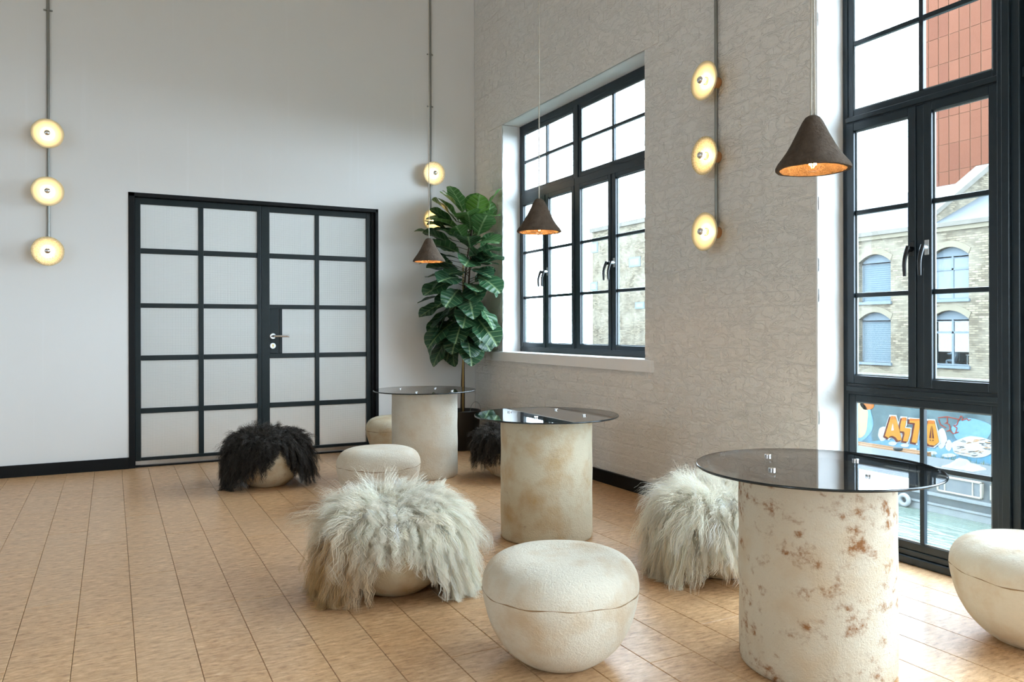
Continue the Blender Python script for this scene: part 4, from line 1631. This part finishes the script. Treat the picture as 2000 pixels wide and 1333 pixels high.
tag(boxo('canal_water', (0.5, XM - 2.2, -45, 95, WATER_Z - 0.3, WATER_Z), 'water'), 'pale green canal water below the tall window', 'water', kind='stuff')
bank_z = yz(1850, 912, XM - 1.0)[1]
bank = tag(boxo('towpath', (XM - 2.2, XF + 30, -45, 95, WATER_Z - 0.4, bank_z), 'towpath_grit'), 'gritty towpath on the far bank of the canal', 'path', kind='structure')
gr = MB()
grr = random.Random(8)
for i in range(2600):
    yy = grr.uniform(-4, 26)
    xx = grr.uniform(XM - 1.7, XM - 0.12)
    hh = grr.uniform(0.08, 0.34)
    dx, dy = grr.uniform(-.1, .1), grr.uniform(-.1, .1)
    b = len(gr.v)
    gr.v += [(xx, yy - 0.02, bank_z), (xx, yy + 0.02, bank_z), (xx + dx, yy + dy, bank_z + hh)]
    gr.f.append((b, b + 1, b + 2))
tag(part('verge_grass', gr, 'verge_green', None), 'rough green grass along the foot of the painted wall', 'grass', kind='stuff')

# painted wall
wy0, wz_top = yz(1300, 770, XM)[0], yz(1800, 762, XM)[1]
mural = thing('graffiti_wall', 'graffiti-covered wall behind the moored boats', 'wall', (XM, -5, bank_z))


def loc_pts(pts, X):
    """crop pixels (1660..1960 x 770..930 at 6.667) -> y,z relative to the mural"""
    out = []
    for (a, b) in pts:
        y_, z_ = yz(1660 + a / 6.667, 770 + b / 6.667, X)
        out.append((y_ + 5, z_ - bank_z))
    return out


part('wall_slab', MB().box(0, 0.3, -25, 60, -0.1, wz_top + 0.35 - bank_z), 'mural_wall', mural)
part('wall_coping', MB().box(-0.06, 0.36, -25, 60, wz_top + 0.35 - bank_z, wz_top + 0.45 - bank_z), 'coping_stone', mural)


def paint(name, pts, mat, layer, X=XM):
    d0 = -0.004 * (layer + 1)
    return part(name, MB().prism(loc_pts(pts, X), 'x', d0, d0 - 0.004), mat, mural, recalc=True)


def ellipse(cx, cy, rx, ry, n=28, wob=0.0, ph=0.0):
    return [(cx + rx * (1 + wob * math.sin(5 * a + ph)) * math.cos(a), cy + ry * (1 + wob * math.sin(4 * a + ph)) * math.sin(a)) for a in [2 * math.pi * k / n for k in range(n)]]


def grow(poly, d, sx=0, sy=0):
    cx = sum(p[0] for p in poly) / len(poly)
    cy = sum(p[1] for p in poly) / len(poly)
    out = []
    n = len(poly)
    area = sum(poly[i][0] * poly[(i + 1) % n][1] - poly[(i + 1) % n][0] * poly[i][1] for i in range(n))
    sg = 1 if area > 0 else -1
    for i in range(n):
        p, q, r = poly[i - 1], poly[i], poly[(i + 1) % n]
        e1 = np.array([q[0] - p[0], q[1] - p[1]], float)
        e2 = np.array([r[0] - q[0], r[1] - q[1]], float)
        n1 = np.array([e1[1], -e1[0]]) / (np.linalg.norm(e1) + 1e-9) * sg
        n2 = np.array([e2[1], -e2[0]]) / (np.linalg.norm(e2) + 1e-9) * sg
        nn = n1 + n2
        nn = nn / max(0.5, np.linalg.norm(nn)) if np.linalg.norm(nn) > 1e-6 else n1
        out.append((q[0] + nn[0] * d + sx, q[1] + nn[1] * d + sy))
    return out


# sky-blue spray, clouds and pale figure shapes
for k, (cx, cy, rx, ry, mat, ly) in enumerate((
        (60, 330, 240, 330, 'paint_sky', 0), (640, 660, 420, 70, 'paint_sky', 0), (1180, 760, 330, 70, 'paint_sky', 0),
        (1590, 480, 260, 160, 'paint_sky', 0), (100, 330, 140, 250, 'paint_cream', 1), (230, 130, 90, 80, 'paint_amber', 1),
        (430, 520, 60, 95, 'paint_white', 1), (1195, 580, 70, 130, 'paint_white', 1), (1290, 670, 45, 70, 'paint_white', 1),
        (560, 645, 55, 26, 'paint_white', 2), (720, 670, 55, 24, 'paint_white', 2), (820, 725, 55, 24, 'paint_white', 2),
        (1060, 770, 80, 26, 'paint_white', 2), (1290, 800, 90, 26, 'paint_white', 2), (400, 690, 50, 14, 'paint_white', 2),
        (1620, 690, 300, 135, 'paint_white', 2))):
    paint('spray_patch', ellipse(cx, cy, rx, ry, 30, 0.06, k), mat, ly)
# dark twig strokes of the pale oval nest
sr = random.Random(4)
for k in range(46):
    a = sr.uniform(0, 6.28)
    q = sr.uniform(0.45, 0.95)
    cx, cy = 1620 + 290 * q * math.cos(a), 690 + 125 * q * math.sin(a)
    dx, dy = sr.uniform(18, 40), sr.uniform(-9, 9)
    paint('twig_stroke', [(cx - dx, cy - dy - 3), (cx + dx, cy + dy - 3), (cx + dx, cy + dy + 3), (cx - dx, cy - dy + 3)], ('paint_black', 'paint_black', 'paint_orange')[k % 3], 3)
L_A = [(545, 285), (605, 290), (640, 420), (685, 600), (635, 608), (605, 565), (565, 545), (528, 552), (515, 575), (465, 545), (510, 400)]
L_S = [(690, 305), (745, 308), (733, 400), (722, 440), (800, 450), (788, 530), (758, 622), (700, 612), (722, 520), (716, 492), (658, 482), (668, 395)]
L_T = [(790, 318), (1012, 342), (1005, 392), (925, 388), (880, 640), (812, 628), (858, 380), (785, 372)]
L_O = [(1030, 340), (1110, 346), (1140, 480), (1170, 625), (1110, 672), (1040, 662), (985, 608), (1003, 470)]
for k, poly in enumerate((L_A, L_S, L_T, L_O)):
    paint('letter_halo', grow(poly, 26, -10, 6), 'paint_white', 3 + (k % 2))
for poly in (L_A, L_S, L_T, L_O):
    paint('letter_shadow', grow(poly, 6, -22, 14), 'paint_maroon', 6)
for poly in (L_A, L_S, L_T, L_O):
    paint('letter', poly, 'paint_orange', 8)
for (x0, x1, y0, y1) in ((548, 606, 288, 330), (690, 744, 308, 345), (792, 1008, 322, 350), (1030, 1112, 344, 385)):
    paint('letter_band', [(x0, y0), (x1, y0 + 3), (x1 + 6, y1), (x0 - 8, y1)], 'paint_amber', 9)
paint('letter_counter', [(570, 378), (583, 472), (550, 476)], 'paint_white', 10)
paint('letter_counter', [(1072, 410), (1066, 575), (1044, 572)], 'paint_maroon', 10)
paint('letter_counter', [(1082, 410), (1106, 578), (1084, 575)], 'paint_maroon', 10)
paint('letter_counter', [(1044, 592), (1066, 595), (1062, 612)], 'paint_maroon', 10)
paint('letter_counter', [(1084, 595), (1106, 598), (1088, 614)], 'paint_maroon', 10)
# red tag
tag_pts = [[(1150, 310), (1270, 295), (1420, 330), (1400, 400), (1355, 415), (1400, 440), (1380, 510), (1420, 495)],
           [(1160, 330), (1185, 400), (1255, 440)], [(1270, 300), (1275, 370), (1240, 385)], [(1265, 375), (1305, 410), (1310, 470), (1265, 485)],
           [(1310, 480), (1350, 515), (1385, 510)], [(1425, 335), (1450, 285), (1475, 310), (1460, 345), (1530, 320), (1545, 345), (1580, 330)]]
for ln_ in tag_pts:
    for (p, q) in zip(ln_[:-1], ln_[1:]):
        e = np.array([q[0] - p[0], q[1] - p[1]], float)
        nn = np.array([e[1], -e[0]]) / np.linalg.norm(e) * 5
        paint('tag_stroke', [(p[0] + nn[0], p[1] + nn[1]), (q[0] + nn[0], q[1] + nn[1]), (q[0] - nn[0], q[1] - nn[1]), (p[0] - nn[0], p[1] - nn[1])], 'paint_red', 4)


def write(text, a, b, hpx, ang=0.0):
    cu = bpy.data.curves.new('lettering', 'FONT')
    cu.body = text
    cu.extrude = 0.002
    y_, z_ = yz(1660 + a / 6.667, 770 + b / 6.667, XM)
    y2, z2 = yz(1660 + a / 6.667, 770 + (b + hpx) / 6.667, XM)
    cu.size = (z_ - z2) * 1.4
    cu.shear = 0.2
    cu.materials.append(MAT['paint_white'])
    o = bpy.data.objects.new('lettering', cu)
    COL.objects.link(o)
    o.parent = mural
    o.location = (-0.012, y_ + 5, z2 - bank_z)
    o.rotation_euler = (math.radians(90), ang, math.radians(-90))


write('ALEX DUFFY', 1390, 848, 30)
write('DIRTY DAY', 1695, 890, 30)
write('DUFF', 1740, 935, 30)


# narrowboats
def boat_z(px, py, X=XB):
    return yz(px, py, X)[1]


nb = thing('narrowboat', 'long grey narrowboat with pale-framed windows moored on the canal', 'boat', (XB, -5, WATER_Z))
yb0, yb1 = -4.0, 20.0
zg1 = boat_z(1807, 979) - WATER_Z
zg2 = boat_z(1807, 965) - WATER_Z
zr = boat_z(1854, 929) - WATER_Z
hull = MB()
hull.box(0.0, 2.1, yb0, yb1, -0.25, zg1)
part('hull', hull, 'boat_dark', nb, bevel=0.03)
part('rubbing_strake', MB().box(-0.05, 0.0, yb0, yb1, zg1 - 0.05, zg1), 'boat_trim', nb)
part('boot_band', MB().box(-0.012, 0.0, yb0, yb1, -0.02, 0.16), 'boat_trim', nb)
part('bulwark', MB().box(0.02, 2.08, yb0, yb1, zg1, zg2), 'boat_grey', nb)
part('gunwale', MB().box(-0.03, 2.13, yb0, yb1, zg2, zg2 + 0.05), 'boat_trim', nb)
cab = MB()
cab.prism([(0.14, zg2 + 0.05), (1.96, zg2 + 0.05), (1.84, zr), (0.26, zr)], 'y', yb0 + 0.6, yb1 - 0.6)
part('cabin', cab, 'boat_grey', nb, recalc=True)
part('cabin_roof', MB().box(0.20, 1.90, yb0 + 0.5, yb1 - 0.5, zr, zr + 0.05), 'boat_grey', nb, bevel=0.02)


def boat_window(px0, px1, nsplit):
    y0_, _ = yz(px0, 955, XB + 0.2)
    y1_, _ = yz(px1, 955, XB + 0.2)
    z0_, z1_ = zg2 + 0.10, zr - 0.06
    g = MB()
    y0_ += 5
    y1_ += 5
    xa = 0.10
    w_ = 0.045
    g.box(xa, xa + 0.10, y0_, y0_ - w_, z0_, z1_)
    g.box(xa, xa + 0.10, y1_ + w_, y1_, z0_, z1_)
    g.box(xa, xa + 0.10, y0_, y1_, z0_, z0_ + w_)
    g.box(xa, xa + 0.10, y0_, y1_, z1_ - w_, z1_)
    for k in nsplit:
        yy = y0_ + (y1_ - y0_) * k
        g.box(xa + 0.005, xa + 0.10, yy - 0.018, yy + 0.018, z0_, z1_)
    w_o = part('boat_window', g, 'boat_window_frame', nb, bevel=0.012)
    part('pane', MB().box(xa + 0.03, xa + 0.11, y0_ - w_, y1_ + w_, z0_ + w_, z1_ - w_), 'boat_pane', w_o)


boat_window(1834, 1922, (0.18, 0.80))
boat_window(1730, 1817, (0.20, 0.80))
boat_window(1938, 2040, (0.2, 0.8))
# tyre fender
yf, zf = yz(1767, 980, XB - 0.1)
tor = MB()
tor.tube([(0, 0.12 * math.cos(a), 0.12 * math.sin(a)) for a in np.linspace(0, 2 * math.pi, 33)], 0.058, 10, cap=False)
tf = part('tyre_fender', tor, 'rubber_white', None, smooth=True)
tf.location = (XB - 0.115, yf, max(zf, WATER_Z + 0.17))
tag(tf, 'round pale tyre fender hanging on the narrowboat hull', 'fender')
# heap of white tarpaulin on the roof
ty, tz_ = yz(1882, 925, XB + 1.0)
tp = MB()
hr = random.Random(2)
nx_, ny_ = 8, 22
for j in range(ny_ + 1):
    for i in range(nx_ + 1):
        u, v = i / nx_ * 2 - 1, j / ny_ * 2 - 1
        h_ = max(0.0, (1 - u * u) * (1 - v * v)) * 0.20 * (0.55 + 0.45 * math.sin(7 * v + 2 * u)) + (0.02 if abs(u) < 1 and abs(v) < 1 else 0)
        tp.v.append((XB + 1.0 + u * 0.32, ty + v * 0.42, WATER_Z + zr + 0.05 + h_ * (1 + hr.uniform(-.25, .25))))
for j in range(ny_):
    for i in range(nx_):
        a = j * (nx_ + 1) + i
        tp.f.append((a, a + 1, a + nx_ + 2, a + nx_ + 1))
tag(part('tarpaulin', tp, 'tarp_white', None, smooth=True), 'crumpled white tarpaulin lying on the narrowboat roof', 'tarpaulin')
# second barge with timber roof
b2 = thing('barge', 'timber-roofed barge moored beyond the grey narrowboat', 'boat', (XB2, -5, WATER_Z))
y2a = yz(1776, 890, XB2)[0] + 5
z2t = boat_z(1690, 876, XB2) - WATER_Z
z2b = boat_z(1690, 895, XB2) - WATER_Z
part('hull', MB().box(0, 1.1, y2a, 24, -0.2, 0.55), 'boat_dark', b2, bevel=0.03)
part('cabin', MB().box(0.12, 1.0, y2a + 0.2, 23.5, 0.55, z2b), 'plank_brown', b2)
for k in range(5):
    part('roof_plank', MB().box(0.02 + 0.21 * k, 0.215 + 0.21 * k, y2a + 0.05, 23.8, z2b, z2t - 0.01 * (k % 2)), 'plank_brown', b2)
yc, zc = yz(1754, 890, XB2 + 0.5)
part('chimney', MB().lathe([(0, z2t - 0.02), (0.10, z2t - 0.02), (0.10, boat_z(1754, 880, XB2 + .5) - WATER_Z), (0.135, boat_z(1754, 878, XB2 + .5) - WATER_Z), (0.135, boat_z(1754, 875, XB2 + .5) - WATER_Z), (0, boat_z(1754, 875, XB2 + .5) - WATER_Z)], 16, (0.5, yc + 5, 0)), 'boat_dark', b2, smooth=True, ang=40)

# ---- warehouse
wh = thing('brick_warehouse', 'yellow brick warehouse with arched windows across the canal', 'building', (XF, 0, bank_z))
ZB = bank_z
cy = [yz(1708, 600, XF)[0], yz(1854, 600, XF)[0]]
dcol = cy[1] - cy[0]
half = abs(yz(1739, 600, XF)[0] - yz(1677, 600, XF)[0]) / 2
rows_w = []
for (ta, ba) in ((497, 590), (610, 708), (729, 830)):
    rows_w.append((yz(1708, ba, XF)[1] - ZB, yz(1708, ta, XF)[1] - ZB))
z_eave = yz(1700, 462, XF)[1] - ZB
ncol = range(-2, 4)
cols_y = [cy[0] + dcol * k for k in ncol]
y_hi, y_lo = cols_y[0] + 3.5, cols_y[-1] - 3.5
fac = MB()
prev = y_hi
for c in cols_y:
    fac.box(0, 0.5, prev, c + half, 0, z_eave)
    zc0 = 0.0
    for (zb, zt) in sorted(rows_w):
        fac.box(0, 0.5, c + half, c - half, zc0, zb)
        zc0 = zt
    fac.box(0, 0.5, c + half, c - half, zc0, z_eave)
    prev = c - half
fac.box(0, 0.5, prev, y_lo, 0, z_eave)
part('facade', fac, 'stock_brick', wh)
part('cornice', MB().box(-0.22, 0.5, y_hi, y_lo, z_eave, z_eave + 0.22), 'coping_stone', wh)
den = MB()
part('cornice_course', MB().box(-0.12, 0.0, y_hi, y_lo, z_eave - 0.22, z_eave), 'arch_brick', wh)
rise = 0.42
office = None
for ci, c in enumerate(cols_y):
    inview = abs(ncol[ci]) <= 1 or ncol[ci] in (0, 1)
    for ri, (zb, zt) in enumerate(rows_w):
        n = 10
        arc = []
        for k in range(n + 1):
            u = -1 + 2 * k / n
            arc.append((c + half * u, zt - rise * u * u))
        sp = MB()
        sp.prism([(c + half, zt + 0.002), (c - half, zt + 0.002)] + arc, 'x', 0.0, 0.45)
        part('arch_infill', sp, 'stock_brick', wh, recalc=True)
        ring = MB()
        ring.prism(arc + [(c + half * u * 1.12, zt + 0.30 - rise * u * u) for u in [1 - 2 * k / n for k in range(n + 1)]], 'x', -0.03, 0.0)
        part('window_arch', ring, 'arch_brick', wh, recalc=True)
        part('window_sill', MB().box(-0.12, 0.3, c + half + 0.08, c - half - 0.08, zb - 0.14, zb), 'joinery_blue', wh)
        fw_ = MB()
        t_ = 0.07
        fw_.box(0.28, 0.36, c + half, c + half - t_, zb, zt)
        fw_.box(0.28, 0.36, c - half + t_, c - half, zb, zt)
        fw_.box(0.28, 0.36, c + half, c - half, zb, zb + t_)
        fw_.box(0.28, 0.36, c + half, c - half, zt - 0.55, zt - 0.55 + 0.09)
        fw_.box(0.28, 0.36, c + half, c - half, zt - rise - 0.10, zt)
        wo = part('warehouse_window', fw_, 'joinery_blue', wh)
        if ncol[ci] % 2 == 0:
            part('venetian_blind', MB().box(0.34, 0.38, c + half - t_, c - half + t_, zb + t_, zt - rise), 'blind', wo)
        else:
            part('glazing_bar', MB().box(0.27, 0.36, c + 0.05, c - 0.05, zb, zt - rise), 'joinery_blue', wo)
            part('glazing_bar', MB().box(0.27, 0.36, c + half, c - half, zt - 1.15, zt - 1.05), 'joinery_blue', wo)
            if ri == 1 and ncol[ci] == 1:
                office = (c, zb, zt)
                part('pane', MB().box(0.31, 0.32, c + half - t_, c - half + t_, zb + t_, zt - rise), 'window_glass', wo)
            else:
                part('pane', MB().box(0.31, 0.40, c + half - t_, c - half + t_, zb + t_, zt - rise), 'far_pane', wo)
# roof slopes
ridge_z = yz(1700, 388, XF + 7.5)[1] - ZB
rf = MB()
rf.prism([(-0.1, z_eave + 0.22), (7.5, ridge_z), (15.0, z_eave + 0.22), (15.0, z_eave), (-0.1, z_eave)], 'y', y_hi, y_lo)
part('slate_roof', rf, 'slate', wh, recalc=True)
# parapet gable rising across the roof
yg = yz(1808, 452, XF)[0]


def gable_pt(px, py):
    r_ = ray(px, py)
    tt_ = (yg - CAM[1]) / r_[1]
    p_ = CAM + r_ * tt_
    return float(p_[0]) - XF, float(p_[2]) - ZB


gx, gz = gable_pt(1915, 335)
print('gable', gx, gz, 'ridge', ridge_z, 'eave', z_eave, 'rows', rows_w, 'half', half, 'dcol', dcol, 'water', WATER_Z, 'bank', bank_z)
gb = MB().prism([(0.0, z_eave), (0.0, z_eave + 0.6), (gx, gz), (gx + 1.6, gz), (2 * gx + 1.6, z_eave + 0.6), (2 * gx + 1.6, z_eave)], 'y', yg, yg - 0.5)
part('gable_parapet', gb, 'stock_brick', wh, recalc=True)
cp = MB().prism([(-0.15, z_eave + 0.6), (gx - 0.05, gz + 0.05), (gx + 1.7, gz + 0.05), (gx + 1.7, gz + 0.30), (gx - 0.15, gz + 0.30), (-0.15, z_eave + 0.85)], 'y', yg + 0.15, yg - 0.65)
part('coping', cp, 'coping_stone', wh, recalc=True)
# lit office with a person at a desk
c, zb, zt = office
of = MB()
of.box(3.6, 3.7, c + 2.5, c - 2.5, zb - 0.3, zt + 0.3)
of.box(0.5, 3.7, c + 2.6, c + 2.5, zb - 0.3, zt + 0.3)
of.box(0.5, 3.7, c - 2.5, c - 2.6, zb - 0.3, zt + 0.3)
of.box(0.5, 3.7, c + 2.5, c - 2.5, zb - 0.35, zb - 0.3)
part('office_room', of, 'office_dark', wh)
dk = thing('desk', 'white desk inside the far warehouse window', 'desk', (XF + 1.2, c - 0.55, ZB + zb - 0.3))
part('desktop', MB().box(-0.35, 0.45, -0.65, 0.25, 0.78, 0.83), 'office_desk', dk)
part('side_panel', MB().box(-0.33, 0.43, 0.18, 0.22, 0, 0.78), 'office_desk', dk)
part('side_panel', MB().box(-0.33, 0.43, -0.62, -0.58, 0, 0.78), 'office_desk', dk)
ps = thing('person', 'person in pale blue shirt sitting at a desk behind the far warehouse window', 'person', (XF + 1.1, c + 0.35, ZB + zb - 0.3))
pm = bpy.data.meshes.new('body')
J = [((0, 0, .52), .16), ((0, .02, .75), .15), ((0, .03, .98), .17), ((0, .02, 1.12), .07), ((0, .04, 1.20), .09), ((0, .05, 1.30), .085),
     ((.19, .03, 1.02), .06), ((.24, .16, .84), .05), ((.16, .40, .84), .04), ((-.19, .03, 1.02), .06), ((-.24, .16, .84), .05), ((-.16, .40, .84), .04),
     ((.10, .10, .50), .085), ((.11, .46, .50), .065), ((.11, .46, .06), .045), ((-.10, .10, .50), .085), ((-.11, .46, .50), .065), ((-.11, .46, .06), .045)]
pm.from_pydata([j[0] for j in J], [(0, 1), (1, 2), (2, 3), (3, 4), (4, 5), (2, 6), (6, 7), (7, 8), (2, 9), (9, 10), (10, 11), (0, 12), (12, 13), (13, 14), (0, 15), (15, 16), (16, 17)], [])
po = put('body', pm, 'shirt_blue', ps)
md = po.modifiers.new('skin', 'SKIN')
pm.skin_vertices or None
for k, j in enumerate(J):
    pm.skin_vertices[0].data[k].radius = (j[1], j[1])
pm.skin_vertices[0].data[0].use_root = True
md2 = po.modifiers.new('sub', 'SUBSURF')
md2.levels = md2.render_levels = 1
part('hair', MB().lathe([(0, 0.12), (0.06, 0.105), (0.10, 0.05), (0.10, -0.02), (0.07, -0.06)], 16, (0, 0.03, 1.30)), 'office_dark', ps, smooth=True)
oc = thing('office_chair', 'dark office chair under the person behind the far warehouse window', 'chair', (XF + 1.1, c + 0.32, ZB + zb - 0.3))
part('seat', MB().box(-0.22, 0.22, -0.2, 0.24, 0.34, 0.40), 'boat_dark', oc, bevel=0.02)
part('backrest', MB().box(-0.2, 0.2, -0.27, -0.21, 0.45, 0.9), 'boat_dark', oc, bevel=0.02)
part('column', MB().tube([(0, 0, 0.0), (0, 0, 0.34)], 0.04, 10), 'boat_dark', oc)

# ---- terracotta-clad tower behind
tw = thing('terracotta_tower', 'orange terracotta-clad tower rising behind the warehouse', 'building', (XT, 0, bank_z))
yt0 = yz(1797, 200, XT)[0]
pwid = abs(yz(1872.5, 150, XT)[0] - yz(1893.5, 150, XT)[0])
phei = abs(yz(1872.5, 107, XT)[1] - yz(1872.5, 161, XT)[1])
z_j = yz(1853, 121, XT)[1] - ZB
y_j = yz(1853, 121, XT)[0]
k_left = math.ceil((yt0 - y_j) / pwid)
ztop_t = z_j + phei * 6
part('core', MB().box(0.06, 12, y_j + k_left * pwid, y_j - 16 * pwid, 0, ztop_t), 'tower_joint', tw)
g_ = 0.035
tm = [MB().box(0, 0.08, -pwid / 2 + g_, pwid / 2 - g_, -phei / 2 + g_ * 0.6, phei / 2 - g_ * 0.6).mesh('panel') for _ in range(3)]
for m_, nm in zip(tm, 'abc'):
    m_.materials.append(MAT['terracotta_' + nm])
tr_ = random.Random(9)
for k in range(-k_left, 9):
    for j in range(-7, 6):
        o = put('cladding_panel', tm[tr_.randrange(3)], None, tw)
        o.location = (0, y_j - (k + 0.5) * pwid, z_j + (j + 0.5) * phei)

# ---- far block seen through the square window
fb = thing('far_brick_block', 'pale brick block seen through the square window', 'building', (XF, 0, bank_z))
fy0, fy1 = yz(1157, 600, XF)[0], yz(1300, 600, XF)[0]
ftop = yz(1157, 455, XF)[1] - ZB
part('walls', MB().box(0, 14, fy0, fy1, 0, ftop), 'stock_brick', fb)
part('parapet', MB().box(-0.15, 14.1, fy0 + 0.2, fy1 - 0.2, ftop, ftop + 0.35), 'coping_stone', fb)
for (px, py, w_, h_) in ((1161, 484, 14, 18), (1240, 512, 22, 16), (1160, 560, 14, 16), (1250, 597, 18, 12)):
    a = yz(px - w_ / 2, py - h_ / 2, XF)
    b = yz(px + w_ / 2, py + h_ / 2, XF)
    wo = part('window', MB().box(-0.03, 0.05, a[0], b[0], b[1] - ZB, a[1] - ZB), 'joinery_blue', fb)
    part('pane', MB().box(-0.04, 0.0, a[0] - 0.15, b[0] + 0.15, b[1] - ZB + 0.12, a[1] - ZB - 0.12), 'far_pane', wo)
